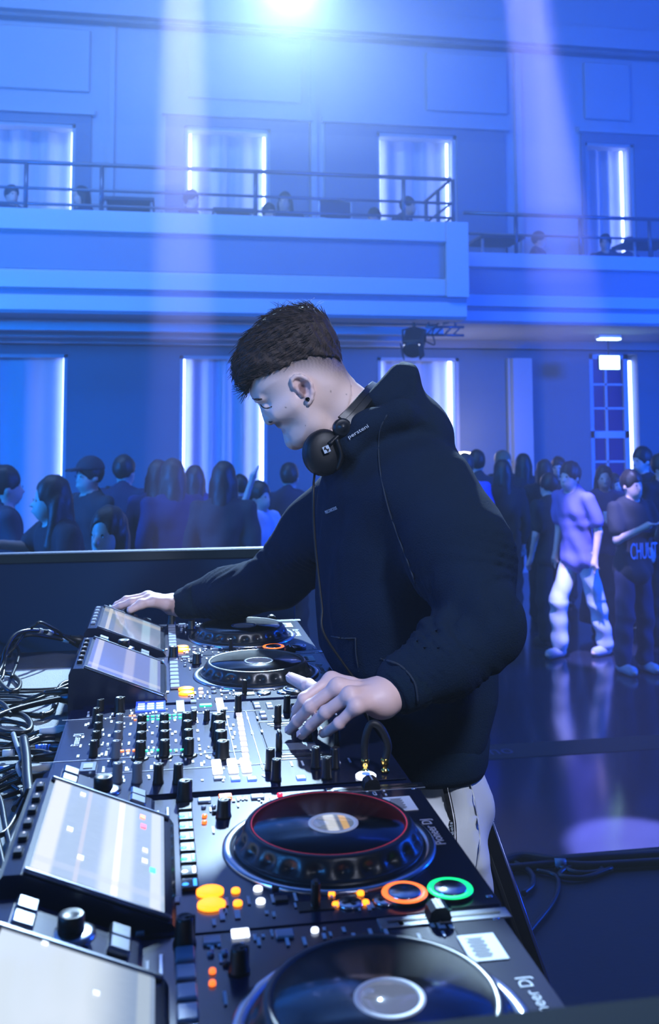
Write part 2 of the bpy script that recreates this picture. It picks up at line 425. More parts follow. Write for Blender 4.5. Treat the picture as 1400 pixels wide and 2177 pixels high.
for (a, bb) in ((-200, 190), (400, 640), (905, 1075), (1240, 1335)):
    x0, x1 = xz(a, 200)[0], xz(bb, 200)[0]; zt, zl = xz(700, 100)[1], xz(700, 225)[1]
    trim(MB().box(((x0 + x1) / 2, YW - .03, (zl + zt) / 2), (x1 - x0, .06, zt - zl), .01), PLASTER)
for a in (232, 660, 1092):
    x0, x1 = xz(a, 200)[0], xz(a + 12, 200)[0]; zt = xz(700, 90)[1]
    trim(MB().box(((x0 + x1) / 2, YW - .03, (BFL + zt) / 2), (x1 - x0, .06, zt - BFL)), PLASTER)
z = xz(700, 84)[1]
trim(MB().box(((X0 + X1) / 2, YW - .08, z), (X1 - X0, .16, .03)), DARKWALL)
trim(MB().box(((X0 + X1) / 2, YW - .06, z + .25), (X1 - X0, .12, .3)), PLASTER)
# pilaster and window with glazing bars under the set-back balcony
x0, x1 = xz(1086, 900)[0], xz(1126, 900)[0]
trim(MB().box(((x0 + x1) / 2, YW - .06, (FZ + wtop) / 2), (x1 - x0, .12, wtop - FZ)).box((x0 - .02, YW - .03, (FZ + wtop) / 2), (.06, .06, wtop - FZ)), PLASTER, 'pale pilaster lit from below')
def glazed():
    global n_win; n_win += 1
    xa, xb = xz(1255, 870)[0], xz(1340, 870)[0]; zt = xz(1255, 752)[1]; zb = FZ + .1
    w = thing('window_%d' % n_win, 'tall paned window with white glazing bars beside the exit sign', None, ((xa + xb) / 2, YW + .1, zb)); w['kind'] = 'structure'
    L = w.location; fr = mat('window_paint', rgb(215, 216, 222), .5); gl = mat('window_pane', rgb(10, 40, 120), .08, spec=.8)
    t = .07; Z = lambda v: xz(1290, v)[1]
    b = MB()
    for (p, q) in ((xa, xa + t), (xb - t, xb)): b.box(((p + q) / 2, YW + .1, (zb + zt) / 2), (q - p, .1, zt - zb))
    b.box(((xa + xb) / 2, YW + .1, zt - t / 2), (xb - xa, .1, t)).box(((xa + xb) / 2, YW + .1, zb + t / 2), (xb - xa, .1, t))
    b.box(((xa + xb) / 2, YW + .1, Z(924)), (xb - xa, .1, .1)); b.put('frame', fr, w, loc=-L)
    xm = xa + (xb - xa) * .45
    MB().box((xm, YW + .1, (zb + zt) / 2), (.03, .06, zt - zb)).put('glazing_bar', fr, w, loc=-L)
    lv = [Z(v) for v in (817, 868, 982, 1030, 1080)]
    for z in lv: MB().box(((xa + xb) / 2, YW + .1, z), (xb - xa - .1, .06, .028)).put('glazing_bar', fr, w, loc=-L)
    rows = [zt] + lv[:2] + [Z(924)] + lv[2:] + [zb]
    for z1, z0 in zip(rows, rows[1:]):
        for p, q in ((xa + t, xm), (xm, xb - t)):
            MB().box(((p + q) / 2, YW + .11, (z0 + z1) / 2), (q - p, .01, z1 - z0)).put('pane', gl, w, loc=-L)
    xs = xz(1352, 900)[0]
    MB().box((xs, YW + .16, (zb + Z(765)) / 2), (.035, .03, Z(765) - zb)).put('light_strip', STRIPM, w, loc=-L)
glazed()
# balcony: projecting part on the left, set-back part on the right
XB = atY(988, 600, YF).x
def fascia(xa, xb, Y, zt, zb, name, label, end):
    H = zt - zb; b = MB()
    prof = [(0, zb), (-.05, zb + .03), (-.05, zb + .17 * H), (.0, zb + .2 * H), (-.03, zb + .22 * H), (-.09, zb + .24 * H), (-.09, zb + .40 * H), (-.04, zb + .42 * H), (-.04, zb + .78 * H), (-.1, zb + .80 * H), (-.1, zt), (.25, zt), (.25, zb)]
    b.prism([(Y + p[0], p[1]) for p in prof], 0, xa, xb)
    if end: b.box((xb - .11, Y - .025, (zb + .22 * H + zt) / 2 + .004), (.228, .19, zt - zb - .22 * H))
    o = struct(b.put(name, PLASTER), label)
    MB().box(((xa + xb - (.24 if end else 0)) / 2, Y - .045, zb + .60 * H), (xb - xa - (.24 if end else 0), .02, .35 * H)).put('recessed_panel', RECESS, o)
    MB().box(((xa + xb) / 2, Y - .02, zb + .2 * H), (xb - xa, .05, .05)).put('cove', RECESS, o)
    return o
zt1, zb1 = atY(480, 461, YF).z, atY(480, 672, YF).z
zt2, zb2 = atY(1200, 545, YR).z, atY(1200, 691, YR).z
fascia(X0, XB, YF, zt1, zb1, 'trim_20', 'projecting balcony front with a recessed panel band', True)
fascia(XB, X1, YR, zt2, zb2, 'trim_21', 'set-back balcony front on the right', False)
struct(MB().box(((X0 + XB) / 2, (YF + YW) / 2 + .1, (zb1 + BFL) / 2 + .03), (XB - X0, YW - YF, BFL - zb1 - .05)).box(((XB + X1) / 2, (YR + YW) / 2 + .1, (zb2 + BFL) / 2 + .03), (X1 - XB, YW - YR, BFL - zb2 - .05)).put('floor', PLASTER), 'balcony slab')
for yy in (10.9, 11.7, 12.5):              # beams on the soffit
    trim(MB().box((-1.3, yy, zb1 - .02), (9.0, .16, .09)), PLASTER)
# railings
def railing(pts, label, zt, zb, posts, mids):
    r = thing('railing', label, 'railing', (pts[0][0], pts[0][1], zb)); L = r.location
    for k, z in enumerate([zt] + mids):
        MB().tube([Vector((p[0], p[1], z)) - L for p in pts], .022 if k == 0 else .015, 8).put('rail', STEEL, r)
    for p in posts:
        MB().tube([Vector((p[0], p[1], zb)) - L, Vector((p[0], p[1], zt)) - L], .022, 8).put('post', STEEL, r)
zr = atY(480, 362, YF + .1).z; zm = atY(480, 415, YF + .1).z; zl = atY(480, 447, YF + .1).z
px = lambda u: (atY(u, 400, YF + .1).x, YF + .1)
railing([px(-300), px(300), px(958), (px(958)[0], YF + 1.15)], 'steel balcony railing on the projecting balcony with a corner turn', zr, zt1, [px(55), px(216), px(543), px(857), px(962), (px(962)[0] - .02, YF + .6), (px(962)[0] - .02, YF + 1.1)], [zm, zl])
zr2 = atY(1200, 460, YR + .1).z
px2 = lambda u: (atY(u, 500, YR + .1).x, YR + .1)
railing([px2(985), px2(1500)], 'steel railing along the set-back right balcony', zr2, zt2, [px2(1096), px2(1232), px2(1380)], [atY(1200, 503, YR + .1).z])
# exit sign, ceiling lamp, stage spotlight hung under the balcony, small lamp in the crowd
p = atY(1293, 771, 12.0)
s = thing('exit_sign', 'bright green-white exit sign hanging before the paned window', 'sign', p)
MB().box((0, 0, 0), (.29, .05, .19), .01).put('housing', BLACKP, s)
MB().box((0, -.03, 0), (.275, .012, .175), .004).put('lit_face', mat('exit_face', rgb(220, 255, 240), .4, emit=(.55, 1, .85, 1), strength=7), s)
MB().tube([(0, 0, .09), (0, 0, BFL - p.z + .0)], .008, 6).put('hanger', BLACKP, s)
p = atY(1292, 722, 11.2); p.z = zb2 - .05
s = thing('ceiling_lamp', 'small bright lamp on the balcony underside above the exit sign', 'lamp', p)
MB().box((0, 0, 0), (.3, .12, .05), .01).put('housing', PLASTER, s)
MB().box((0, -.02, -.03), (.27, .11, .02), .004).put('diffuser', mat('lamp_face', rgb(240, 250, 255), .4, emit=(.6, .9, 1, 1), strength=5), s)
p = atY(880, 726, YF + .15)
s = thing('stage_spotlight', 'black stage spotlight hanging under the balcony corner', 'spotlight', p, 0)
R_ = (math.radians(38), 0, math.radians(-25))
e = MB().box((0, 0, 0), (.20, .26, .18), .02, 2).lathe([(.075, .12), (.095, .14), (.095, .17), (.07, .17)], 20, (0, 0, 0), (PI / 2, 0, 0)).put('lamp_housing', BLACKP, s, rot=R_)
MB().box((0, -.15, 0), (.17, .015, .12), .004).put('lens', mat('spot_lens', rgb(230, 240, 255), .3, emit=(.75, .85, 1, 1), strength=1.6), e)
for sx_ in (-1, 1): MB().box((sx_ * .1, -.19, 0), (.008, .09, .16), 0, 1, (0, 0, sx_ * -.4)).put('barn_door', BLACKP, e)
MB().tube([(-.12, 0, 0), (-.125, 0, .12), (0, 0, .15), (.125, 0, .12), (.12, 0, 0)], .012, 6).put('yoke', BLACKP, s)
MB().tube([(0, 0, .15), (0, 0, SOFF - p.z + .03)], .016, 8).put('clamp', BLACKP, s)
MB().tube(spline([(.1, .02, .02), (.22, 0, -.03), (.2, 0, .1), (.28, .05, .2)]), .008, 5).put('cable', BLACKP, s)
pa, pb = atY(905, 690, YF + .45), atY(985, 683, YF + .45)
tr = thing('lighting_truss', 'short dark truss bar fixed under the balcony corner', 'truss', (pa.x, YF + .45, zb1 - .07))
for dz in (0, .09): MB().tube([(0, .0, dz - .05), (pb.x - pa.x, 0, dz - .05)], .016, 6).put('chord', STEEL, tr)
for k in range(2): MB().tube([(k * .3 + .03, 0, .04), (k * .3 + .03, 0, .12)], .012, 6).put('hanger', STEEL, tr)
for k in range(4): MB().tube([(k * .1, 0, -.05), (k * .1 + .09, 0, .04)], .01, 5).put('brace', STEEL, tr)
p = atY(986, 964, 12.2)
s = thing('table_lamp', 'small glowing lamp behind the heads at right', 'lamp', (p.x, p.y, FZ))
MB().lathe([(.16, 0), (.16, .02), (.02, .05), (.02, p.z - FZ - .12)], 16).put('stand', STEEL, s)
MB().lathe([(.03, 0), (.11, .03), (.13, .08), (.10, .11), (.0, .12)], 20, (0, 0, p.z - FZ - .1)).put('shade', mat('lamp_glow', rgb(255, 245, 220), .4, emit=(1, .85, .62, 1), strength=9), s)
d_ = bpy.data.lights.new('table_lamp_light', 'POINT'); d_.energy = 14; d_.color = (1, .82, .62); d_.shadow_soft_size = .1
o_ = bpy.data.objects.new('table_lamp_light', d_); C.objects.link(o_); o_.location = (p.x, p.y - .02, p.z + .14)
# printed black tape on the dance floor
q = [atZ(1000, 1588, FZ), atZ(1440, 1560, FZ), atZ(1440, 1590, FZ), atZ(1000, 1618, FZ)]
y0 = (q[0].y + q[1].y) / 2; y1 = (q[2].y + q[3].y) / 2
t = tag(MB().box((2.1, (y0 + y1) / 2, FZ + .002), (5.0, y0 - y1, .003)).put('floor_tape', mat('black_tape', rgb(8, 8, 12), .7)), 'black printed tape strip across the glossy dance floor', 'tape')
text('lettering', 'Piano Plus/Bar Piano', .19, mat('tape_print', rgb(45, 50, 75), .6), t, (1.52, (y0 + y1) / 2, FZ + .006), extrude=.0005, sx=.8)

# haze: denser in the warm air under the ceiling, thinning downwards in three layers
def haze_layer(z0, z1, dens):
    m = bpy.data.materials.new('haze'); m.use_nodes = True; nt = m.node_tree; nt.nodes.remove(nt.nodes['Principled BSDF'])
    v = nt.nodes.new('ShaderNodeVolumeScatter'); v.inputs['Color'].default_value = (.9, .95, 1, 1); v.inputs['Density'].default_value = dens
    nt.links.new(v.outputs[0], nt.nodes['Material Output'].inputs['Volume'])
    o = MB().box(((X0 + X1) / 2, (2.9 + YW) / 2 - .02, (z0 + z1) / 2), (X1 - X0 - .02, YW - 2.9 - .06, z1 - z0)).put('haze', m)
    o['kind'] = 'stuff'; tag(o, 'thin stage haze hanging in the air of the hall')
for z0, dz in ((2.05, .010), (2.45, .010), (2.95, .022)): haze_layer(z0, ZC - .02, dz)
# ================================================================ THE BOOTH: table, side panels, players, mixer
DZ = CZ - .4558                          # top surface of the players and the mixer
TZ = DZ - .095                           # table top
GLOSS = mat('deck_gloss_black_hall_tint', rgb(20, 26, 48), .2, bump=.01, bscale=300, spec=.5)  # blue reflections of the hall put into the black base colour
DECK = mat('deck_matte_black_hall_tint', rgb(20, 29, 62), .2, bump=.01, bscale=500, spec=.75)  # black deck, its base colour tinted blue for the hall's reflection
RUB = mat('rubber_black', rgb(14, 14, 16), .55)
KNOB = mat('knob_black', rgb(13, 13, 15), .4)
KGREY = mat('knob_grey', rgb(105, 110, 122), .45)
SILV = mat('brushed_silver', rgb(190, 195, 202), .22, 1)
WHITE = mat('print_white', rgb(205, 210, 220), .5)
STICK = mat('label_paper', rgb(225, 228, 232), .6)
INK = mat('label_ink', rgb(110, 112, 118), .6)
BTN = mat('button_dark', rgb(34, 36, 42), .3)
BTNG = mat('button_clear', rgb(150, 160, 180), .25, spec=.7)
def glow(name, r, g, b, st): return mat('lit_' + name, rgb(r, g, b), .35, emit=rgb(r, g, b), strength=st)
L_OR = glow('orange', 255, 140, 30, 3.2); L_GR = glow('green', 20, 235, 130, 1.6); L_WH = glow('white', 225, 235, 255, 2.6)
L_BL = glow('blue', 60, 90, 255, 3); L_CY = glow('cyan', 70, 165, 255, 2); L_RD = glow('red', 255, 40, 70, 2.5); L_OD = glow('ring_orange', 255, 120, 50, 1.7)
L_GD = glow('led_green', 30, 200, 150, 1.5); L_WD = glow('pale', 225, 215, 215, .75)
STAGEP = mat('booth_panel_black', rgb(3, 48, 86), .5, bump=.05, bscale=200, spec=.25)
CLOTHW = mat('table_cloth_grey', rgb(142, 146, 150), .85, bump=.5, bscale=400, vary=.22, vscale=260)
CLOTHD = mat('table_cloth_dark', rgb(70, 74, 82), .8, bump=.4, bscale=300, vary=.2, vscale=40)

# tables: two trestle tables end to end
def table(y0, y1, m, label, x0=-1.35, x1=.345):
    t = thing('booth_table', label, 'table', ((x0 + x1) / 2, (y0 + y1) / 2, 0)); L = t.location
    MB().box((0, 0, TZ - .0185), (x1 - x0, y1 - y0, .037), .004).put('table_top', m, t)
    for sx in (-1, 1):
        for sy in (-1, 1): MB().tube([(sx * ((x1 - x0) / 2 - .08), sy * ((y1 - y0) / 2 - .07), 0), (sx * ((x1 - x0) / 2 - .08), sy * ((y1 - y0) / 2 - .07), TZ - .035)], .02, 8).put('leg', BLACKP, t)
    b = MB(); N = 90
    A = []
    for i in range(N + 1):
        y = -(y1 - y0) / 2 + (y1 - y0) * i / N; w = .012 * math.sin(i * .9) + .006 * math.sin(i * 2.3)
        A.append([b.b.verts.new(((x1 - x0) / 2 + .004 + abs(w) * k, y, TZ - .004 - k * (TZ - .03))) for k in (0, .35, .7, 1)])
    for p, q in zip(A, A[1:]):
        for k in range(3): f = b.b.faces.new((p[k], q[k], q[k + 1], p[k + 1])); f.smooth = True
    b.put('table_skirt', mat('skirt_black', rgb(10, 11, 15), .8), t)
YT = atZ(80, 1420, TZ).y
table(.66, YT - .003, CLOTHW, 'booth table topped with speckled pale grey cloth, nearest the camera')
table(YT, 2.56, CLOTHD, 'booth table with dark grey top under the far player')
def booth_panel(Y, d, v0, v1, x0, x1, label, screws):
    z0, z1 = atY(0, v0, Y).z, atY(560, v1, Y).z; z = (z0 + z1) / 2
    t = thing('booth_side_panel', label, 'panel', ((x0 + x1) / 2, Y + d / 2, 0))
    MB().box((0, 0, z / 2), (x1 - x0, d, z), .003).put('board', STAGEP, t)
    MB().box((0, -d / 2 - .004, z - .012), (x1 - x0, .008, .022), .001).put('edge_strip', mat('panel_edge', rgb(30, 46, 54), .3, .3), t)
    for u, v in screws:
        p = atY(u, v, Y)
        MB().lathe([(.0055, 0), (.0055, .002), (.003, .0032), (0, .0034)], 12, (p.x - t.location.x, -d / 2, p.z), (PI / 2, 0, 0)).put('screw', SILV, t)
    return z
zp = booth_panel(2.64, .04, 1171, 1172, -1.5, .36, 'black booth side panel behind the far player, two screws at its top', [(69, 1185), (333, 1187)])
zn = atY(1000, 2143, .545).z
t = thing('booth_side_panel', 'out-of-focus black booth panel edge across the bottom of the view', 'panel', (-.55, .545 - .02, 0))
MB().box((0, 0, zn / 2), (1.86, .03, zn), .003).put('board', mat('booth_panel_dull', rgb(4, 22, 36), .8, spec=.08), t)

# ---------------------------------------------------------------- small deck controls
CACHE = {}
def part(key, name, mk, m, parent, x, y, z=0, rz=0):
    if key not in CACHE: CACHE[key] = mk().mesh(name)
    me = CACHE[key]
    k2 = key + '|' + (m.name if not isinstance(m, (list, tuple)) else '+'.join(q.name for q in m))
    if k2 not in CACHE:
        c = me.copy(); c.materials.clear()
        for q in (m if isinstance(m, (list, tuple)) else [m]): c.materials.append(q)
        CACHE[k2] = c
    o = put(name, CACHE[k2], None, parent, (x, y, z)); o.rotation_euler.z = rz
    return o
def rect_btn(p, x, y, sx, sy, m, h=.004, name='button', z=0): return part('rb%.4f%.4f%.4f' % (sx, sy, h), name, lambda: MB().box((0, 0, h / 2), (sx, sy, h), min(sx, sy, h) * .25), m, p, x, y, z)
def oval_btn(p, x, y, rx, ry, m, h=.004, name='button', z=0): return part('ov%.4f%.4f%.4f' % (rx, ry, h), name, lambda: MB().lathe([(1, 0), (1, h * .7), (.86, h), (0, h)], 20, sx=rx, sy=ry), m, p, x, y, z)
def knob(p, x, y, r=.0062, h=.021, m=KNOB, capm=None, skirt=False, mark=True):
    key = 'kn%.4f%.4f%d%d' % (r, h, skirt, mark)
    m_edge = True
    def mk():
        b = MB(); pr = [(r * 1.12, 0), (r * 1.08, h * .12), (r * .98, h * .2), (r * .86, h * .92), (r * .78, h), (r * .55, h), (r * .5, h * .98), (0, h * .98)]
        if skirt: pr = [(r * 1.65, 0), (r * 1.65, .0015), (r * 1.1, .0035)] + pr[1:]
        b.lathe(pr, 20)
        for f in b.b.faces:
            if f.calc_center_median().z > h * .93 and (m_edge or f.calc_center_median().z > h * 1.1): f.material_index = 1
        if mark: b.box((r * .5, 0, h * 1.0), (r * .95, r * .22, .0012), mi=1).box((r * .93, 0, h * .55), (r * .12, r * .22, h * .85), mi=1)
        if skirt:
            for f in b.b.faces:
                if f.calc_center_median().z < .0034: f.material_index = 1
        return b
    return part(key, 'knob', mk, [m, capm or KCAP], p, x, y)
KCAP = mat('knob_cap', rgb(205, 210, 216), .35, spec=.6)
def legend(p, spots, m=WHITE, name='printed_legend'):
    """small unreadable white print, flat on the deck: (x, y, length along y, length along x)"""
    b = MB()
    for (x, y, lx, ly) in spots: b.box((x, y, .0013), (lx * 1.25, ly * 1.1, .0006))
    o = b.put(name, m, p); o['kind'] = 'stuff'; return o

# ---------------------------------------------------------------- media player
rnd = random.Random(4)
def screen_mat(name, base, line, st, kind):
    """lit display: pale background, scrolling waveform columns, coloured track rows"""
    m = bpy.data.materials.new(name); m.use_nodes = True; nt = m.node_tree; b = nt.nodes['Principled BSDF']
    b.inputs['Base Color'].default_value = rgb(20, 24, 30); b.inputs['Roughness'].default_value = .07; b.inputs['Specular IOR Level'].default_value = .6
    tc = nt.nodes.new('ShaderNodeTexCoord'); sep = nt.nodes.new('ShaderNodeSeparateXYZ'); nt.links.new(tc.outputs['Generated'], sep.inputs[0])
    def band(src, c, w, soft):
        a = nt.nodes.new('ShaderNodeMath'); a.operation = 'SUBTRACT'; nt.links.new(src, a.inputs[0]); a.inputs[1].default_value = c
        k = nt.nodes.new('ShaderNodeMath'); k.operation = 'ABSOLUTE'; nt.links.new(a.outputs[0], k.inputs[0])
        r = nt.nodes.new('ShaderNodeMapRange'); r.interpolation_type = 'SMOOTHSTEP'; r.inputs[1].default_value = w; r.inputs[2].default_value = w + soft; r.inputs[3].default_value = 1; r.inputs[4].default_value = 0
        nt.links.new(k.outputs[0], r.inputs[0]); return r.outputs[0]
    nz = nt.nodes.new('ShaderNodeTexNoise'); nz.inputs['Scale'].default_value = 9; nz.inputs['Detail'].default_value = 5
    mp = nt.nodes.new('ShaderNodeMapping'); mp.inputs['Scale'].default_value = (1.2, 7, 1); nt.links.new(tc.outputs['Generated'], mp.inputs[0]); nt.links.new(mp.outputs[0], nz.inputs[0])
    col = None; cur = nt.nodes.new('ShaderNodeRGB'); cur.outputs[0].default_value = base; out = cur.outputs[0]
    def over(fac, c, amt=1):
        nonlocal out
        mx = nt.nodes.new('ShaderNodeMix'); mx.data_type = 'RGBA'; ml = nt.nodes.new('ShaderNodeMath'); ml.operation = 'MULTIPLY'; ml.inputs[1].default_value = amt
        nt.links.new(fac, ml.inputs[0]); nt.links.new(ml.outputs[0], mx.inputs[0]); nt.links.new(out, mx.inputs[6]); mx.inputs[7].default_value = c; out = mx.outputs[2]
    over(nz.outputs['Fac'], (base[0] * .6, base[1] * .65, base[2] * .75, 1), .5)
    for (c, w, colr, a) in kind: over(band(sep.outputs['X'] if c >= 0 else sep.outputs['Y'], abs(c), w, w * .8), colr, a)
    nt.links.new(out, b.inputs['Emission Color']); b.inputs['Emission Strength'].default_value = st
    return m
WV = rgb(250, 248, 240); PK = rgb(240, 160, 170); BG = rgb(120, 140, 170)
SCR = {
 'B': screen_mat('display_playing', rgb(178, 200, 226), WV, 1.15, [(.62, .09, rgb(225, 235, 252), .7), (.62, .018, WV, .95), (.33, .012, rgb(220, 215, 225), .5), (.08, .05, WV, .6), (.93, .03, rgb(235, 240, 255), .6), (-.1, .02, rgb(200, 210, 230), .4)]),
 'C': screen_mat('display_idle_lilac', rgb(140, 155, 215), WV, .95, [(.55, .05, rgb(205, 205, 230), .6), (.1, .03, WV, .5), (.9, .04, rgb(190, 215, 235), .7), (-.12, .03, WV, .3)]),
 'D': screen_mat('display_track_list', rgb(140, 160, 190), WV, .9, [(.3, .05, rgb(190, 185, 180), .5), (.75, .05, rgb(180, 215, 240), .7), (.12, .02, WV, .6), (-.85, .05, rgb(210, 205, 200), .5)]),
 'A': screen_mat('display_glare', rgb(150, 172, 205), WV, 1.0, [(.1, .45, rgb(225, 238, 250), .85), (.93, .03, rgb(200, 215, 225), .5)]),  # white glare on the nearest display put into its emission
}
def jog_mesh(R0=.103, R1=.089, H=.021):
    """jog wheel skirt with finger dimples"""
    b = MB(); n = 176; prof = [(R0, -.004), (R0, .003)] + [(R0 + (R1 + .003 - R0) * t, .003 + (H - .004) * t) for t in np.linspace(0, 1, 9)] + [(R1 + .001, H + .001), (R1 - .003, H + .0015), (R1 - .005, H)]
    rings = []
    for i, (r, z) in enumerate(prof):
        ring = []
        for k in range(n):
            a = 2 * PI * k / n; t = (z - .003) / (H - .004)
            ph = (k % 8) - 3.5; d = math.exp(-((ph / 1.9) ** 2)) * math.exp(-(((t - .47) / .26) ** 2)) * .0050 if 1 < i < 11 else 0
            ring.append(b.b.verts.new(((r - d) * math.cos(a), (r - d) * math.sin(a), z - d * .5)))
        rings.append(ring)
    for x, (p, q) in enumerate(zip(rings, rings[1:])):
        for k in range(n):
            f = b.b.faces.new((p[k], p[(k + 1) % n], q[(k + 1) % n], q[k])); f.smooth = True; f.material_index = 1 if x >= 10 else 0
    return b
DISPL = {'A': screen_mat('jog_display_dim', rgb(150, 165, 200), WV, .5, []), 'B': screen_mat('jog_display_cover', rgb(120, 135, 165), WV, .8, [(.45, .08, rgb(230, 235, 245), .9), (.72, .05, rgb(235, 190, 130), .9)]),
         'C': screen_mat('jog_display_grey', rgb(125, 140, 180), WV, .45, []), 'D': screen_mat('jog_display_dark', rgb(70, 90, 140), WV, .3, [])}
JOGM = mat('jog_rubber', rgb(26, 30, 36), .33, spec=.6, bump=.05, bscale=400)
JOGTOP = mat('jog_top_gloss', rgb(9, 10, 14), .16, spec=.7, coat=.3, vary=.3, vscale=40)
def player(key, X, Y, label, jx):
    P = thing('media_player', label, 'media player', (X, Y, DZ), 0, 'media players in the booth row')
    W_ = .1635
    # chassis: front edge stepped down, rear under the display
    b = MB().prism([(-.30, -.082), (.142, -.082), (.150, -.06), (.150, -.012), (.142, -.001), (.138, 0), (-.30, 0)], 1, -W_, W_)
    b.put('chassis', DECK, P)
    MB().box((.118, .0, .0004), (.05, 2 * W_ - .004, .001), .0003).put('front_plate', GLOSS, P)
    for sx in (-.27, .11):
        for sy in (-.12, .12): MB().lathe([(.018, -.013), (.018, 0)], 14, (sx, sy, -.082)).put('foot', RUB, P)
    # raised display unit: near part high, far part carries the selector
    near = MB().prism([(-.325, -.03), (-.325, .050), (-.318, .060), (-.302, .060), (-.168, .006), (-.164, 0), (-.164, -.002), (-.3, -.03)], 1, -.157, .088)
    un = near.put('display_housing', GLOSS, P)
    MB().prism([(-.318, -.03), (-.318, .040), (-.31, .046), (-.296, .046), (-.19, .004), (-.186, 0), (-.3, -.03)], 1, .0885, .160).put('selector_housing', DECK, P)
    sl = math.atan2(.054, .134); dx = lambda t: (-.302 + .134 * t, .060 - .054 * t)
    c = dx(.5)
    for yy, dy in ((-.151, .005), (.083, .006)):
        MB().box((c[0], yy, c[1] + .002), (.142, dy, .005), .0015, 1, (0, sl, 0)).put('display_frame', SILV, un)
    scr = MB().box((c[0] - .001, -.0335, c[1] + .0022), (.130, .222, .003), .0006, 1, (0, sl, 0)).put('screen', SCR[key], un)
    if key == 'B':
        for (t, yy, m) in ((.78, .03, L_RD), (.77, .055, L_OD), (.86, -.07, L_GD), (.8, -.03, L_WD), (.8, -.055, L_WD), (.35, -.095, L_WD), (.28, .06, L_WD), (.24, -.04, L_WD)):
            q = dx(t); MB().box((q[0], yy, q[1] + .0042), (.006, .010, .0006), 0, 1, (0, sl, 0)).put('screen_icon', m, scr)
    if key == 'A':
        for (t, yy, m) in ((.92, -.01, L_RD), (.62, .03, L_WD), (.30, .075, L_WD)):
            q = dx(t); MB().box((q[0], yy, q[1] + .0042), (.005, .006, .0006), 0, 1, (0, sl, 0)).put('screen_icon', m, scr)
    for k in range(6):                                  # function keys behind the screen
        yy = -.112 + k * .034
        rect_btn(un, -.3105, yy, .009, .014, {'A': L_WD, 'D': BTNG}.get(key, BTN), .004, 'function_key', .060)
        if key in 'BC': rect_btn(un, -.3105, yy + .004, .003, .004, L_WD, .0044, 'function_light', .060)
    # selector knob and its four pads on the far slope
    zt = lambda x: .046 - (x + .296) * .042 / .106
    q = -.246
    s_ = thing('rotary_selector', None, None, (q, .126, zt(q))); s_.parent = P
    MB().lathe([(.021, 0), (.021, .003), (.017, .005), (.012, .006)], 28).put('selector_ring', SILV, s_)
    MB().lathe([(.0115, .005), (.0112, .018), (.010, .0195), (.005, .0178), (0, .0175)], 28).put('selector_cap', KNOB, s_)
    for (x, y) in ((-.285, .122), (-.285, .148), (-.206, .130), (-.206, .152)):
        MB().box((0, 0, .003), (.020, .022, .007), .002, 1, (0, .38, 0)).put('pad', SILV, P, loc=(x, y, zt(x)))
    # hot cue row
    hm = {'A': BTNG, 'B': BTN, 'C': BTNG, 'D': BTNG}[key]
    MB().box((-.1705, .025, .0015), (.004, .215, .003), .0008).put('trim_line', SILV, P)
    for k in range(8):
        yy = -.072 + k * .0287; lit = None
        if key == 'B': lit = [L_CY, L_WH, L_GR, L_CY, L_CY, L_CY, L_CY, None][k]
        if lit is None: rect_btn(P, -.150, yy, .0165, .022, hm, .0045, 'hot_cue_button')
        else:
            bt = rect_btn(P, -.150, yy, .0165, .022, BTN, .004, 'hot_cue_button')
            rect_btn(bt, .005, 0, .0048, .016, lit, .0046, 'hot_cue_light'); oval_btn(bt, -.0045, -.003, .0036, .0032, lit, .0044, 'hot_cue_light')
    knob(P, -.150, .1575 if key == 'B' else .150, .0095, .024)
    # left column: loop and beat controls at the near edge
    for (yy) in (-.089, -.1155): oval_btn(P, -.131, yy, .0135, .0115, L_OR, .004, 'loop_button')
    for yy in (-.091, -.117):
        oval_btn(P, -.106, yy, .0045, .0045, L_OR if key == 'B' else (L_WD if key == 'C' else BTNG), .003, 'round_button')
        oval_btn(P, -.084, yy, .0045, .0045, L_WH if key == 'B' else BTNG, .003, 'round_button')
        rect_btn(P, -.064, yy, .013, .0095, BTNG if key != 'B' else BTN, .003)
    for i, (x, y) in enumerate(((-.014, -.102), (-.014, -.124), (.014, -.106), (.015, -.125))):
        if key in 'AB': oval_btn(P, x, y - .012, .0035, .0035, L_OR, .003, 'round_button')
    for x in (.000, .035):
        s2 = part('search', 'search_button', lambda: MB().lathe([(.0125, 0), (.0125, .0022), (.0105, .003), (0, .003)], 24), SILV, P, x, -.136)
        for a in (0, PI / 2): MB().box((0, 0, .0032), (.016, .004, .001), 0, 1, (0, 0, a + .4)).put('search_mark', KNOB, s2)
    # direction lever
    MB().box((-.033, -.134, .0006), (.034, .018, .0012)).put('lever_slot', KNOB, P)
    MB().box((-.033, -.134, .012), (.008, .011, .024), .002).put('direction_lever', KNOB, P)
    # cue and play
    for nm, x, lit in (('cue_button', .055, L_OD if key in 'BD' else SILV), ('play_button', .101, L_GR if key == 'B' else SILV)):
        bt = part('cue', nm, lambda: MB().lathe([(.0225, 0), (.0225, .004), (.021, .005)], 40, cap=False), KNOB, P, x, -.131)
        part('cuer', 'ring_light', lambda: MB().lathe([(.0225, .0045), (.0220, .0055), (.0175, .0055), (.0165, .0045)], 40, cap=False), lit, bt, 0, 0)
        part('cuec', 'button_cap', lambda: MB().lathe([(.0165, .001), (.0165, .0055), (.015, .0065), (0, .0065)], 32), SILV, bt, 0, 0)
    # tempo slider along the far edge
    MB().box((.089, .1535, .0008), (.125, .018, .0016), .0004).put('tempo_plate', SILV, P)
    MB().box((.089, .1535, .0018), (.108, .003, .0006)).put('tempo_slot', KNOB, P)
    fc = MB().prism([(-.011, 0), (.011, 0), (.009, .008), (.004, .0115), (-.004, .0115), (-.009, .008)], 1, -.009, .009).put('fader_cap', KNOB, P, (.083, .1535, .003))
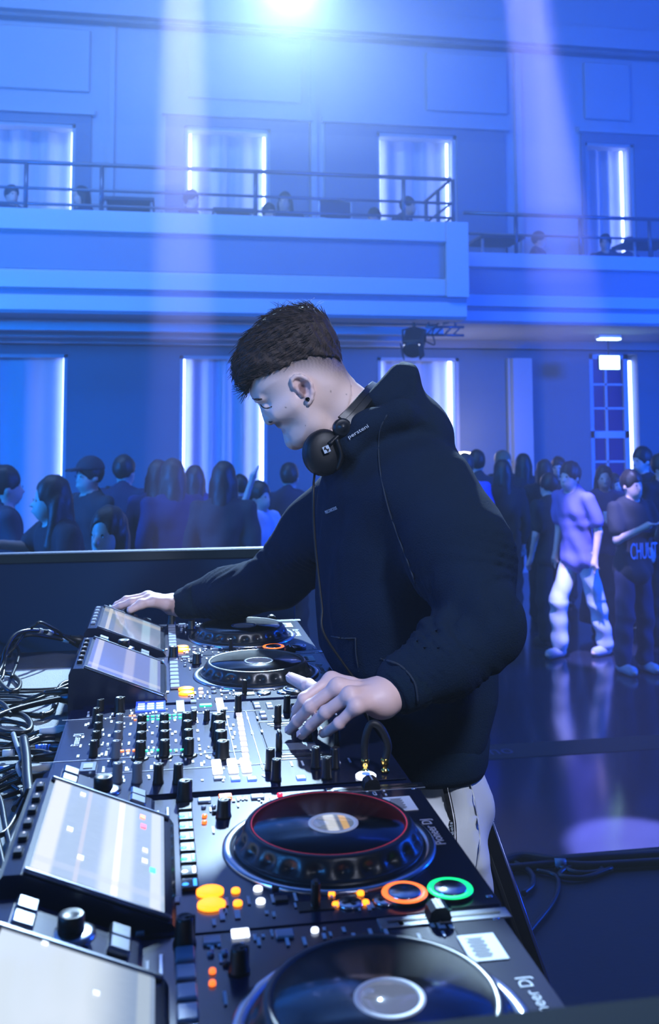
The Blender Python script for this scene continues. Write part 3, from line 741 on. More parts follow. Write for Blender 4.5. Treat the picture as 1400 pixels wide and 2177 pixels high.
    MB().box((0, 0, .0118), (.0016, .018, .0006)).put('fader_line', WHITE, fc)
    # far-left knobs and buttons
    knob(P, -.106, .098, .0085, .02)
    for (x, y, m) in ((-.14, .101, L_OD if key in 'AB' else BTNG), (-.141, .083, L_OD if key in 'AB' else BTNG), (-.14, .128, BTNG), (-.128, .128, BTNG), (-.128, .11, BTN)):
        oval_btn(P, x + .012, y, .0030, .0030, m, .003, 'round_button')
    for (x, y, m) in ((-.138, .150, BTNG), (-.112, .158, L_OD if key == 'B' else L_WH if key == 'A' else BTNG), (-.073, .15, BTNG)):
        rect_btn(P, x + .012, y, .016, .013, m, .003)
    oval_btn(P, -.033, .152, .0035, .0032, L_RD if key == 'B' else L_WH if key == 'A' else BTNG, .003, 'round_button')
    # near-left: media slots under the display
    rect_btn(P, -.197, -.088 - .06, .006, .008, L_RD if key in 'BC' else BTN, .003, 'link_light'); rect_btn(P, -.197, -.158, .008, .007, BTNG, .003)
    legs = [(-.122, -.135, .004, .020), (-.108, -.138, .004, .014)] + [(-.163, -.1, .004, .01)]
    for x in (-.116, -.095, -.072, -.05, -.015, .02, .07, .11): legs.append((x, -.112 + rnd.uniform(-.004, .004), .0022, .014))
    for x in (-.12, -.10, -.085, -.06, -.045, .0, .03): legs.append((x, .142 + rnd.uniform(-.01, .008), .0025, .012))
    for x in (-.182, -.12): legs.append((x, .06, .002, .016)); legs.append((x, .12, .002, .012))
    for k in range(46): legs.append((rnd.uniform(-.135, .1), rnd.choice((-1, 1)) * rnd.uniform(.125, .155), rnd.uniform(.0016, .003), rnd.uniform(.004, .010)))
    legs = [q for q in legs if not (abs(q[1]) > .1 and .03 < q[0] < .13 and q[1] < 0)]
    legend(P, legs)
    # jog wheel
    J = thing('jog_wheel', None, None, (jx, .0, .0246 - .0215)); J.parent = P
    part('ring', 'base_ring', lambda: MB().lathe([(.1165, -.003), (.1165, -.0008), (.114, .0005), (.1045, .0005), (.1035, -.003)], 96, cap=False), SILV, J, 0, 0)
    part('jog', 'jog_skirt', jog_mesh, [JOGM, SILV], J, 0, 0)
    part('jogtop', 'jog_top', lambda: MB().lathe([(.0845, .0195), (.084, .0212), (0, .0212)], 96), JOGTOP, J, 0, 0)
    part('jogdisp', 'jog_display', lambda: MB().lathe([(.0270, .0213), (.0265, .0216), (0, .0216)], 48), DISPL[key], J, .004, -.004)
    part('jogdr', 'display_ring', lambda: MB().lathe([(.0275, .0214), (.0275, .0219), (.0225, .0219), (.0225, .0214)], 48, cap=False), mat('display_rim', rgb(190, 196, 205), .4, emit=rgb(190, 200, 215), strength=.25) if key in 'AB' else mat('display_rim_dim', rgb(60, 70, 90), .4), J, .004, -.004)
    if key == 'B': part('redarc', 'ring_light', lambda: MB().lathe([(.0862, .0212), (.0862, .0222), (.0846, .0222)], 96, cap=False), mat('lit_jog_red', rgb(255, 70, 90), .4, emit=rgb(255, 70, 90), strength=.35), J, 0, 0)
    # marks on the front: barcode sticker and lettering
    st = MB().box((.107, .097, .0014), (.034, .044, .0008), .0002).put('barcode_sticker', STICK, P)
    bb = MB()
    for k in range(14): bb.box((.104, .081 + k * .0024, .0019), (.016 if k % 3 else .012, .0010 if k % 2 else .0015, .0003))
    o = bb.put('barcode', INK, st); o['kind'] = 'stuff'
    text('lettering', 'Pioneer DJ', .0165, WHITE, P, (.124, .012, .0012), (0, 0, PI / 2), .0002, .98)
    for (x, y) in ((.142, -.145), (.142, .145)): MB().lathe([(.0035, 0), (.0035, .0012), (0, .0016)], 10, (x - .006, y, 0)).put('screw', SILV, P)
    # sockets at the back
    for k, yy in enumerate((-.12, -.09, -.03, .02, .09)): MB().lathe([(.006, 0), (.006, .008), (.004, .008)], 12, (-.30, yy, -.045), (0, -PI / 2, 0)).put('socket', BTN if k % 2 else SILV, P)
    return P
YA, SP, MP = .7656, .332, .7592
player('A', .176, YA, 'media player nearest the camera, pale display with painted-in glare, cut by the frame bottom', -.004)
player('B', .184, YA + SP, 'media player just in front of the mixer, glowing orange and green cue rings', .003)
player('C', .18, YA + SP + MP, 'media player beyond the mixer under his left hand, lilac display', 0)
player('D', .18, YA + 2 * SP + MP, 'farthest media player, its display reached by his right hand', 0)

# ---------------------------------------------------------------- mixer
MXY = 1.478
P = thing('dj_mixer', 'six-channel DJ mixer in mid-row crowded with knobs and lit keys', 'mixer', (.03, MXY, DZ))
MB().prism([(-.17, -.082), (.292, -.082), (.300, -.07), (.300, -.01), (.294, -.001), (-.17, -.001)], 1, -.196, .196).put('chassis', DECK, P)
MIXP = mat('mixer_plate_hall_tint', rgb(20, 30, 66), .2, bump=.01, bscale=500, spec=.75)  # black plate with the blue hall's reflection in its colour
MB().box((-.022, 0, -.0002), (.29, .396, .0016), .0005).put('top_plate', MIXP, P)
MB().box((.208, 0, -.0002), (.166, .396, .0016), .0005).put('front_plate', GLOSS, P)
for sx in (-.14, .25):
    for sy in (-.16, .16): MB().lathe([(.018, -.013), (.018, 0)], 14, (sx, sy, -.082)).put('foot', RUB, P)
for (x, y) in ((-.124, .124), (-.117, .086), (-.117, .046), (-.117, .004), (-.117, -.038)): knob(P, x, y, .0058, .022)
knob(P, -.121, .184, .006, .019); knob(P, -.090, .172, .0085, .024)
for (x, y) in ((-.087, .078), (-.086, .034), (-.086, -.009), (-.086, -.051)): knob(P, x, y, .0062, .024, KGREY)
for cx_ in (-.053, -.02, .0135):
    for i, y in enumerate((.067, .025, -.018, -.060)): knob(P, cx_, y, .0074, .024, KNOB, skirt=(i == 3))
for (x, y) in ((.026, .104), (.046, .103), (.071, .1)): knob(P, x, y, .0048, .016)
METK = mat('knob_metal', rgb(90, 98, 112), .25, .8)
for y in (.053, .011, -.032, -.078): knob(P, .059, y, .0098, .024, KNOB, SILV)
for (x, y, m) in ((-.08, -.147, KGREY), (-.055, -.151, KGREY), (-.028, -.160, KNOB), (-.003, -.164, KNOB)): knob(P, x, y, .0066, .025, m)
for (x, y) in ((.098, .143), (.175, .126), (.154, .073), (.179, .075)): knob(P, x, y, .0058, .026)
for (x, y) in ((.119, -.136), (.122, -.178), (.180, -.140), (.205, -.146), (.188, -.182)): knob(P, x, y, .0066, .028)
for x in (.0495, .0705, .088):                         # lit cue keys, stacked in pairs
    for y in (-.104, -.131): rect_btn(P, x, y, .013, .0215, L_WH, .005, 'cue_key')
for k in range(9): rect_btn(P, .098 - k * .0008, .121 - k * .0245, .0095, .0185, L_WD, .0022, 'level_light')
# displays
lc = MB().box((-.041, .194, .0014), (.048, .058, .002)).put('display', mat('mixer_display', rgb(60, 90, 220), .2, emit=rgb(60, 95, 235), strength=.7), P)
for i in range(3):
    for j in range(3): MB().box((-.056 + i * .015, .177 + j * .014, .0026), (.011, .009, .0005)).put('display_block', mat('lit_block', rgb(200, 215, 240), .4, emit=rgb(200, 215, 245), strength=.8), lc)
MB().box((.007, .185, .0012), (.013, .066, .002)).put('effect_display', mat('grey_display', rgb(150, 160, 170), .3, emit=rgb(170, 180, 195), strength=.35), P)
for (x, y) in ((.029, .208), (.0285, .168), (.131, .175), (.151, .171), (.131, .158), (.151, .154)): rect_btn(P, x, y, .010, .014, BTNG, .003)
rect_btn(P, .048, .183, .020, .012, L_GD, .003, 'lit_key'); MB().box((.048, .187, .0007), (.032, .07, .001)).put('effect_panel', GLOSS, P)
for y in (.205, .178, .151): rect_btn(P, .0715, y, .012, .021, L_WH, .004, 'cue_key')
for (x, y) in ((.135, .121), (.135, .098)): rect_btn(P, x, y, .010, .013, BTNG, .004)
for r, (yy, ) in enumerate(((.139,), (.121,))):
    for c0 in (-.037, -.003):
        for k in (-1, 0, 1): rect_btn(P, c0 + k * .0085, yy, .0055, .006, L_GD, .002, 'channel_light')
for (x, y) in ((-.072, .147), (-.066, .146), (-.064, .124)): rect_btn(P, x, y, .0045, .005, L_OD, .002, 'channel_light')
for c0, m in ((-.070, L_OD), (-.0365, L_GD), (-.0035, L_GD)):
    for k in (-1, 0, 1): rect_btn(P, c0 + k * .0085, -.024 - (c0 + .07) * .15, .0055, .006, m, .002, 'channel_light')
for (x, y, m) in ((.155, -.176, L_BL), (.071, -.165, L_BL), (.092, -.168, L_BL), (.049, -.158, BTNG)): rect_btn(P, x, y, .012, .012, m, .003, 'lit_key')
bt = oval_btn(P, .239, -.186, .0135, .0135, L_WH, .005, 'power_key'); oval_btn(bt, 0, 0, .006, .006, L_BL, .0056, 'power_mark')
# channel faders and crossfader
for i, y in enumerate((.05, .005, -.04)):
    pass
for (x0, x1, y) in ((.124, .20, .076), (.140, .20, .053), (.141, .2, -.079), (.13, .2, -.1)): MB().box(((x0 + x1) / 2, y, .001), (x1 - x0, .0016, .0008)).put('fader_guide', SILV, P)
for y in (.064, -.088): MB().box((.172, y, .0009), (.07, .006, .0006)).put('fader_slot', KNOB, P)
MB().box((.17, -.047, .0009), (.05, .028, .001)).put('ribbed_plate', mat('ribbed_grey', rgb(120, 128, 140), .35, .3, bump=.4, bscale=900), P)
for (x, y) in ((.140, -.060), (.19, -.02), (.205, .03), (.225, -.05)):
    f = MB().lathe([(.0075, 0), (.0085, .006), (.0075, .022), (.005, .026), (0, .0265)], 18, sx=.55, sy=1.25).put('fader_cap', KNOB, P, (x, y, .001))
    MB().box((-.0028, 0, .014), (.002, .004, .022), .0005).put('fader_line', WHITE, f)
sp = []
for x in (-.138, -.1, -.07, -.037, -.003, .03, .08): sp += [(x, .11 + rnd.uniform(-.01, .01), .003, .011), (x, .05, .003, .010), (x, .008, .0025, .012), (x, -.036, .003, .010), (x, -.1, .003, .014), (x, .16, .003, .012), (x + .012, -.075, .002, .009)]
for x in (.11, .125, .15, .165, .215, .23, .25): sp += [(x, -.12, .0022, .016), (x, .10, .0022, .012), (x, .03, .0022, .01)]
for k in range(150): sp.append((rnd.uniform(-.14, .11), rnd.uniform(-.18, .18), rnd.uniform(.0014, .003), rnd.uniform(.003, .011)))
sp += [(-.02, .14, .25, .0008), (-.05, -.055, .22, .0008), (-.02, -.113, .25, .0008), (.077, .02, .0008, .22), (.11, .0, .0008, .25)]
legend(P, sp)
text('lettering', 'Pioneer DJ', .0165, WHITE, P, (-.146, .038, .0012), (0, 0, PI / 2), .0002, .8)
u_ = MB().box((-.120, -.098, .003), (.022, .036, .008), .001).put('usb_port', SILV, P)
MB().box((0, 0, .0045), (.012, .018, .001)).put('usb_plate', KGREY, u_, (-.120, -.098, .003))
# ================================================================ THE DJ
def project(V):
    """picture position of points (used only to look up where hairline, stubble and painted ear shade run on the head)"""
    V = np.asarray(V, float); x, y, z = V[:, 0], V[:, 1], V[:, 2] - CZ
    xc = x * math.cos(YAW) - y * math.sin(YAW); d = x * math.sin(YAW) + y * math.cos(YAW)
    dd = d * math.cos(PITCH) + z * math.sin(PITCH); up = -d * math.sin(PITCH) + z * math.cos(PITCH)
    return 700 + FPX * xc / dd, PCY - FPX * up / dd
YH = 1.83
def X2(pts, Y): return [(p.x, p.z) for p in (atY(u, v, Y) for u, v in pts)]
def rayhit(S, u, v, lift=.0):
    """where the line of sight meets an implicit body"""
    r = ray(u, v); r.normalize(); o = Vector((0, 0, CZ)); best = None
    lo, n, h = S.lo, S.n, S.h
    for k in range(400, 2200):
        p = o + r * (k * .0012); i = [int(round((p[j] - lo[j]) / h)) for j in range(3)]
        if all(0 <= i[j] < n[j] for j in range(3)) and S.D[i[0], i[1], i[2]] < 0: return p - r * lift
    return None
DJ = thing('person', 'tall young man in a black hooded sweatshirt leaning over the decks, headphones round his neck', 'person', (.49, YH, 0))
DL = DJ.location.copy()
SKIN = mat('skin', rgb(222, 196, 188), .48, attr='Col', bump=.06, bscale=500, spec=.4)
HAIRM = mat('hair_dark_brown', rgb(58, 48, 45), .6, bump=.5, bscale=260, vary=.35, vscale=120, spec=.25)
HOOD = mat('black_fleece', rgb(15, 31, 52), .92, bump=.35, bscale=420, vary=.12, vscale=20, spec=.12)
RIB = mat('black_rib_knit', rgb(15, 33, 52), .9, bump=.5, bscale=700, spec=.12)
TROU = mat('pale_grey_nylon', rgb(205, 210, 214), .62, bump=.22, bscale=30, vary=.04, vscale=10)
# --- head and neck
face = [(527, 822), (531, 838), (536, 847), (542, 852), (548, 855), (553, 863), (560, 880), (570, 893), (580, 898), (586, 903), (594, 911), (601, 917), (606, 924), (611, 933), (615, 942), (623, 948), (633, 951), (648, 947), (664, 938), (682, 922), (700, 905), (722, 880),
        (735, 845), (738, 815), (731, 795), (724, 770), (719, 745), (712, 718), (700, 696), (682, 680), (655, 671), (625, 671), (597, 677), (572, 690), (550, 711), (535, 740), (525, 775), (523, 800)]
H = SDF([.10, 1.70, 1.42], [.46, 1.96, 1.80], .0022)
H.lens(smooth_poly(X2(face, YH), 2), YH, .076, .075, k=.004)
nose = [(544, 852), (550, 857), (554, 871), (557, 884), (561, 896), (565, 901.5), (571, 901), (578, 897), (590, 895), (585, 880), (570, 862), (556, 852)]
H.lens(smooth_poly(X2(nose, YH), 2), YH, .0165, .014, k=.005)
H.ell(atY(573, 895, YH - .012), (.010, .008, .008), .005).ell(atY(573, 895, YH + .012), (.010, .008, .008), .005)
lips = [(578, 897), (584, 901), (589, 908), (596, 911.5), (600, 915), (606, 920), (607, 925), (618, 925), (612, 905), (592, 895)]
H.lens(smooth_poly(X2(lips, YH), 2), YH, .024, .014, k=.004)
H.cap(atY(597.5, 912, YH - .018), atY(595, 913, YH + .018), .0022, .0022, .003, cut=True)
H.cap(atY(600, 912, YH - .019), atY(597, 912, YH - .005), .002, .002, .002, cut=True)
for s in (-1, 1):                                           # sockets, lids, brows
    H.ell(atY(563, 866, YH + s * .034), (.013, .014, .010), .010, cut=True)
    H.ell(atY(571, 868, YH + s * .027), (.0115, .0110, .0100), .008)
    H.cap(atY(545, 851, YH + s * .012), atY(556, 848, YH + s * .036), .005, .004, .012)
    H.cap(atY(592, 882, YH + s * .046), atY(625, 862, YH + s * .064), .007, .006, .03)
    H.cap(atY(622, 938, YH + s * .018), atY(668, 905, YH + s * .052), .010, .010, .03)
H.cap(atY(672, 815, YH), atY(735, 880, YH), .050, .052, .03)
H.cap(atY(735, 880, YH), atY(815, 985, YH), .052, .075, .03)
H.cap(atY(650, 880, YH - .052), atY(700, 925, YH - .045), .012, .012, .02)      # neck muscle
# ear on the near side
YE = YH - .074
ear = smooth_poly(X2([(617, 815), (619, 802), (628, 797), (638, 796), (651, 802), (662, 814), (668, 830), (667, 844), (662, 855), (656, 862), (650, 858), (646, 848), (634, 838), (624, 828)], YE), 2)
H.lens(ear, YE, .0075, .010, k=.004)
rim = [atY(u, v, YE - .006 - .004 * math.sin(i / 8 * PI)) for i, (u, v) in enumerate([(624, 822), (621, 807), (628, 800), (640, 800), (651, 806), (660, 818), (664, 833), (662, 847), (656, 857)])]
for p, q in zip(rim, rim[1:]): H.cap(p, q, .0042, .0042, .004)
H.ell(atY(642, 828, YE - .010), (.0115, .0125, .0175), .003, cut=True, R=[[.82, 0, -.57], [0, 1, 0], [.57, 0, .82]])
H.ell(atY(634, 812, YE - .010), (.009, .005, .006), .003, cut=True)
H.cap(atY(630, 826, YE - .004), atY(642, 840, YE - .006), .0038, .004, .004)
hair_edge = np.array([(495, 845), (522.7, 832), (534.5, 800.7), (556, 797), (580, 785), (607, 773), (627, 763), (666, 757.5), (701, 761), (730, 773), (760, 780)])
def skin_col(V):
    u, v = project(V); e = np.interp(u, hair_edge[:, 0], hair_edge[:, 1]); t = v - e
    c = np.ones((len(V), 3)) * np.array(rgb(224, 198, 190)[:3])
    mott = .10 * np.sin(V[:, 0] * 900 + 3 * np.sin(V[:, 2] * 500)) * np.sin(V[:, 2] * 800 + V[:, 1] * 400)
    fade = (1 - sm(-4, np.interp(u, [530, 560, 620, 680, 720, 740], [8, 18, 42, 52, 62, 54]), t))[:, None] * (.86 + mott[:, None])
    c = c * (1 - fade) + np.array(rgb(62, 54, 54)[:3]) * fade
    must = (sm(0, 8, 12 - np.hypot((u - 590) / 1.0, (v - 902) / .8)))[:, None] * .85
    jaw = (sm(0, 30, 34 - np.hypot((u - 628) / 1.6, (v - 935) / .9)))[:, None] * .12
    c = c * (1 - must) + np.array(rgb(70, 55, 60)[:3]) * must; c = c * (1 - jaw) + np.array(rgb(120, 105, 112)[:3]) * jaw
    lip = (sm(0, 5, 8 - np.hypot((u - 600) / 1.1, (v - 916))))[:, None] * .5
    c = c * (1 - lip) + np.array(rgb(165, 105, 110)[:3]) * lip
    red = (sm(0, 25, 36 - np.hypot((u - 643), (v - 828))))[:, None] * .35
    c = c * (1 - red) + np.array(rgb(205, 150, 150)[:3]) * red
    dark = (sm(0, 5, 11 - np.hypot((u - 642) / .9, (v - 830) / 1.5)))[:, None] * .7  # shade of the ear hollow painted into the skin colour
    c = c * (1 - dark) + np.array(rgb(90, 50, 55)[:3]) * dark
    for (mu, mv, mr) in ((607, 866, 2), (702, 832, 2.2), (648, 905, 1.6), (736, 838, 1.4)):
        k = (sm(0, 1, mr - np.hypot(u - mu, v - mv)))[:, None] * .7; c = c * (1 - k) + np.array(rgb(70, 45, 45)[:3]) * k
    return c
head_me = H.mesh('body', skin_col)
# --- hands
def hand(S, wrist, fingers, thumb, palmk=.010, rr=.0088):
    """fingers: list of (knuckle, middle joint, tip); a third joint is bent in between"""
    for i, (K, P_, T) in enumerate(fingers):
        K, P_, T = Vector(K), Vector(P_), Vector(T); r = rr * (1, 1.04, 1, .86)[i]
        Dj = P_.lerp(T, .54) + ((P_ - K).normalized() * .35 + (P_ - T).normalized() * 0) * .012
        S.cap(K, P_, r * 1.12, r, .003); S.ell(P_, (r * 1.06,) * 3, .004); S.cap(P_, Dj, r * .98, r * .9, .003); S.cap(Dj, T, r * .92, r * .78, .003)
        S.ell(K, (r * 1.25, r * 1.2, r * 1.05), .006)
        S.cap(Vector(wrist).lerp(K, .25), K, .016, r * 1.2, palmk)
        S.cap(Vector(wrist).lerp(K, .6) + Vector((0, 0, .010)), K + Vector((0, 0, .004)), .0035, .004, .006)       # tendon
    B, M_, I, T = [Vector(p) for p in thumb]
    S.cap(Vector(wrist).lerp(B, .3), B, .017, .0155, .012); S.cap(B, M_, .0150, .0125, .006); S.cap(M_, I, .0118, .0105, .005); S.ell(I, (.0112,) * 3, .004); S.cap(I, T, .0108, .0085, .004)
def hand_col(V):
    c = np.ones((len(V), 3)) * np.array(rgb(226, 192, 186)[:3]); return c
def nails(mesh_parent, tips, name='fingernail'):
    for (T, D_, N, s) in tips:
        T, D_, N = Vector(T), Vector(D_).normalized(), Vector(N).normalized(); Sd = D_.cross(N).normalized(); N = Sd.cross(D_)
        b = MB().box((0, 0, 0), (.0105 * s, .0085 * s, .0016), .0007, 2); me = b.mesh(name)
        R = Matrix((D_, Sd, N)).transposed().to_4x4(); R.translation = T; me.transform(R)
        me.transform(Matrix.Translation(-DL)); put(name, me, NAIL, DJ)
NAIL = mat('fingernail', rgb(235, 205, 205), .25)
zz = lambda u, v, z: atZ(u, v, z)
Wl = Vector((.322, 1.405, 1.163))
LF = [(zz(704, 1446, 1.178), zz(646, 1486, 1.157), zz(628, 1522, 1.113)), (zz(718, 1460, 1.181), zz(660, 1502, 1.152), zz(616, 1552, 1.107)),
      (zz(744, 1478, 1.177), zz(692, 1514, 1.150), zz(641, 1562, 1.107)), (zz(757, 1502, 1.166), zz(720, 1538, 1.141), zz(686, 1560, 1.110))]
LT = [zz(748, 1474, 1.158), zz(694, 1478, 1.152), zz(655, 1459, 1.150), zz(618, 1441, 1.151)]
HL = SDF([.16, 1.30, 1.07], [.42, 1.64, 1.25], .0019); hand(HL, Wl, LF, LT)
El = Vector((.492, 1.475, 1.245)); HL.cap(Wl, Wl.lerp(El, .3), .025, .032, .02); HL.cap(Wl + Vector((-.01, .012, 0)), Wl + Vector((-.01, -.012, 0)), .021, .021, .015)
left_me = HL.mesh('hand', hand_col)
yy = lambda u, v, y: atY(u, v, y)
Wr = yy(376, 1287, 2.35)
RF = [(yy(318, 1272, 2.315), yy(279, 1280, 2.305), yy(243, 1294, 2.31)), (yy(314, 1268, 2.335), yy(268, 1276, 2.33), yy(240, 1294, 2.335)),
      (yy(312, 1270, 2.355), yy(272, 1277, 2.355), yy(250, 1294, 2.36)), (yy(312, 1276, 2.375), yy(280, 1283, 2.378), yy(262, 1295, 2.385))]
RT = [yy(352, 1283, 2.315), yy(325, 1279, 2.30), yy(300, 1284, 2.292), yy(277, 1297, 2.285)]
HR = SDF([-.16, 2.20, 1.05], [.14, 2.46, 1.24], .0019); hand(HR, Wr, RF, RT)
Er = Vector((.26, 2.20, 1.215)); HR.cap(Wr, Wr.lerp(Er, .3), .024, .031, .02)
right_me = HR.mesh('hand', hand_col)
# --- the rest of the body under the clothes, coarse
Sl, Sr = Vector((.455, 1.648, 1.43)), Vector((.43, 2.02, 1.43))
Bd = SDF([.0, 1.3, -.02], [.66, 2.45, 1.52], .012)
Bd.tower([(.85, .485, YH, .070, .13), (1.05, .48, YH, .08, .13), (1.3, .45, YH, .09, .15), (1.45, .43, YH, .07, .13)], .03)
Bd.cap(Sl, El, .045, .04, .03).cap(El, Wl, .038, .026, .02).cap(Sr, Er, .045, .04, .03).cap(Er, Wr, .038, .025, .02)
for s in (-1, 1):
    Bd.cap((.49, YH + s * .09, .86), (.50, YH + s * .112, .48), .058, .050, .02).cap((.50, YH + s * .115, .48), (.515, YH + s * .12, .09), .05, .035, .03)
    Bd.ell((.46, YH + s * .12, .05), (.12, .042, .04), .02)
rest_me = Bd.mesh('rest', hand_col)
bm = bmesh.new()
for me in (head_me, left_me, right_me, rest_me): bm.from_mesh(me)
body_me = bpy.data.meshes.new('body'); bm.to_mesh(body_me); bm.free()
body_me.transform(Matrix.Translation(-DL)); put('body', body_me, SKIN, DJ)
def nail_at(a, b, up, s=1): T, P_ = Vector(a), Vector(b); d = (T - P_).normalized(); n = (Vector(up) - d * Vector(up).dot(d)).normalized(); return (T + n * .0066 * s - d * .002, d, n, s)
nails(None, [nail_at(LF[0][2], LF[0][1], (-.5, -.6, .5)), nail_at(LF[1][2], LF[1][1], (-.3, -.6, .6)), nail_at(LF[2][2], LF[2][1], (-.3, -.6, .6)), nail_at(LF[3][2], LF[3][1], (-.2, -.7, .5), .85),
             nail_at(LT[3], LT[2], (-.5, -.3, .7), 1.1), nail_at(RT[3], RT[2], (-.3, -.2, .8), 1.1), nail_at(RF[0][2], RF[0][1], (-.5, 0, .8))])
def dj(name, me, m): me.transform(Matrix.Translation(-DL)); return put(name, me, m, DJ)
# --- eye and brow
def on_face(px, lift): return [p for p in (rayhit(H, u, v, lift) for u, v in ((q.x, q.y) for q in spline([Vector((u, v, 0)) for u, v in px], 6))) if p is not None]
pl = on_face([(553.5, 860), (557, 864.5), (563, 867.5), (571, 867), (578, 864)], .0012)
dj('eyelashes', MB().tube(pl, [.0011] * len(pl), 5, flat=.7).mesh('eyelashes'), HAIRM)
pl = on_face([(537, 847.5), (541, 848.5), (546, 849), (551, 849), (557, 848)], .0011)
dj('eyebrow', MB().tube(pl, [.0012 + .0012 * math.sin(math.pi * min(1, (i + 2) / len(pl))) for i in range(len(pl))], 6, flat=.6).mesh('eyebrow'), HAIRM)
pl = on_face([(571, 897), (575, 897.5), (579, 896)], .0002)
dj('nostril', MB().tube(pl, [.0012] * len(pl), 5).mesh('nostril'), mat('nostril_dark', rgb(70, 40, 42), .7))
dj('earring', MB().lathe([(.0042, -.001), (.0042, .001), (.0028, .001), (.0028, -.001)], 16, atY(653, 849, YE - .0105), (PI / 2, 0, 0)).mesh('earring'), mat('earring_steel', rgb(60, 62, 70), .2, 1))
# --- hair
HS = SDF([.08, 1.70, 1.52], [.40, 1.96, 1.83], .0026)
hp = [(523, 834), (513, 822), (503, 808), (496, 790), (494, 772), (499, 752), (508, 736), (521, 714), (541, 694), (563, 674), (586, 660), (610, 654), (645, 651), (668, 655), (689, 670), (704, 692), (716, 717), (722, 745), (726, 772), (701, 763), (666, 760), (627, 766), (607, 776), (580, 789), (556, 800), (536, 803), (529, 818)]
hx = hp[:19] + [(722, 800), (690, 860), (600, 870), (545, 850), (529, 822)]
HS.lens(smooth_poly(X2(hx, YH), 1), YH, .0800, .070, k=.003)
_e = np.array(smooth_poly(X2(hp, YH), 1)); _X, _Z = np.meshgrid(HS.ax[0], HS.ax[2], indexing='ij')
HS.D = np.maximum(HS.D, (polydist(_e, _X, _Z) - .001)[:, None, :].astype(np.float32))
HS.warp(lambda x, y, z: .0012 * np.sin(210 * (y - YH) + 40 * np.sin(30 * z) * .3 + 60 * x) + .0010 * np.sin(330 * x + 180 * z + 90 * y))
hair_me = HS.mesh('hair')
hv = np.empty(len(hair_me.vertices) * 3); hair_me.vertices.foreach_get('co', hv); hv = hv.reshape(-1, 3)
hn = np.empty(len(hv) * 3); hair_me.vertices.foreach_get('normal', hn); hn = hn.reshape(-1, 3)
hair_o = dj('hair', hair_me, HAIRM)
rg = random.Random(7); b = MB(); crown = atY(690, 700, YH)
cu, cv = project(hv)
for _ in range(4200):
    i = rg.randrange(len(hv)); p = Vector(hv[i]); n = Vector(hn[i])
    if p.y > YH + .05 and rg.random() < .7: continue
    d = Vector((-1, (p.y - YH) * 2 * -.2, -.55 if p.z < 1.74 else -.1)); d = (d - n * d.dot(n))
    if d.length < .05: continue
    d.normalize(); d += Vector((rg.gauss(0, .08), rg.gauss(0, .14), rg.gauss(0, .08))); L_ = rg.uniform(.014, .030) * (.6 if cv[i] > 745 and cu[i] > 560 else 1)
    if cu[i] > 672 and cv[i] > 690: d = d * .5 + Vector((.1, 0, -.7)); d -= n * d.dot(n); L_ *= .55
    lift = rg.uniform(.02, .13) if cu[i] < 672 else .0; q = [p - n * .001 + d * L_ * t + n * lift * L_ * math.sin(t * 2.4) for t in (0, .35, .7, 1)]
    b.tube(q, [.0006, .0006, .0005, .0002], 3)
for _ in range(42):                                        # fly-aways on the crown
    p = atY(rg.uniform(588, 672), rg.uniform(655, 662), YH + rg.uniform(-.03, .03)); a = rg.uniform(-1.2, 1.2); L_ = rg.uniform(.008, .026)
    b.tube([p, p + Vector((math.sin(a) * L_ * .5, 0, L_ * .5)), p + Vector((math.sin(a * 1.5) * L_, 0, L_ * .8))], [.0005, .0004, .0002], 3)
st_ = b.mesh('hair_strands'); st_.transform(Matrix.Translation(-DL)); o = put('hair_strands', st_, HAIRM, hair_o); o['kind'] = 'stuff'
# --- sweatshirt
G = SDF([-.03, 1.30, .84], [.70, 2.46, 1.72], .0062)
G.tower([(.965, .477, YH, .108, .18), (1.0, .48, YH, .118, .19), (1.07, .478, YH, .135, .20), (1.13, .458, YH, .153, .208), (1.22, .446, YH, .150, .208), (1.33, .437, YH, .140, .205), (1.43, .428, YH, .122, .195), (1.50, .428, YH, .10, .15), (1.55, .43, YH, .075, .10)], .03)
G.ell((.45, YH, 1.42), (.125, .19, .14), .05)
mid = Sl.lerp(El, .5) + Vector((.012, -.004, .012))
G.cap(Sl, mid, .088, .082, .05).cap(mid, El, .080, .062, .03)
F1 = El.lerp(Wl, .45) + Vector((.0, .0, -.006)); F2 = El.lerp(Wl, .80)
G.cap(El, F1, .062, .055, .02).cap(F1, F2, .055, .040, .02)
midr = Sr.lerp(Er, .5) + Vector((0, 0, .0)); G.cap(Sr, midr, .085, .080, .05).cap(midr, Er, .080, .066, .03)
R1 = Er.lerp(Wr, .5) + Vector((0, 0, -.004)); R2 = Er.lerp(Wr, .80)
G.cap(Er, R1, .064, .055, .02).cap(R1, R2, .055, .038, .02)
hoodp = [(772, 885), (778, 858), (788, 832), (803, 814), (824, 800), (838, 786), (847, 774), (861, 769), (875, 777), (881, 795), (886, 818), (893, 834), (908, 843), (930, 862), (948, 890), (957, 918), (953, 950), (930, 985), (880, 990), (830, 960), (790, 930)]
G.lens(smooth_poly(X2(hoodp, YH), 2), YH, .135, .085, k=.018)
G.cap(atY(800, 850, YH - .075), atY(850, 800, YH - .06), .022, .026, .02)
G.cap(atY(772, 905, YH - .115), atY(850, 880, YH - .135), .022, .03, .03)        # fold of the hood over the shoulder
G.cap(atY(742, 950, YH - .105), atY(790, 905, YH - .115), .02, .024, .02)
G.cap(atY(742, 950, YH - .105), atY(700, 1000, YH - .02), .02, .02, .02)
G.cap(atY(735, 880, YH), atY(790, 960, YH), .060, .06, .012, cut=True)
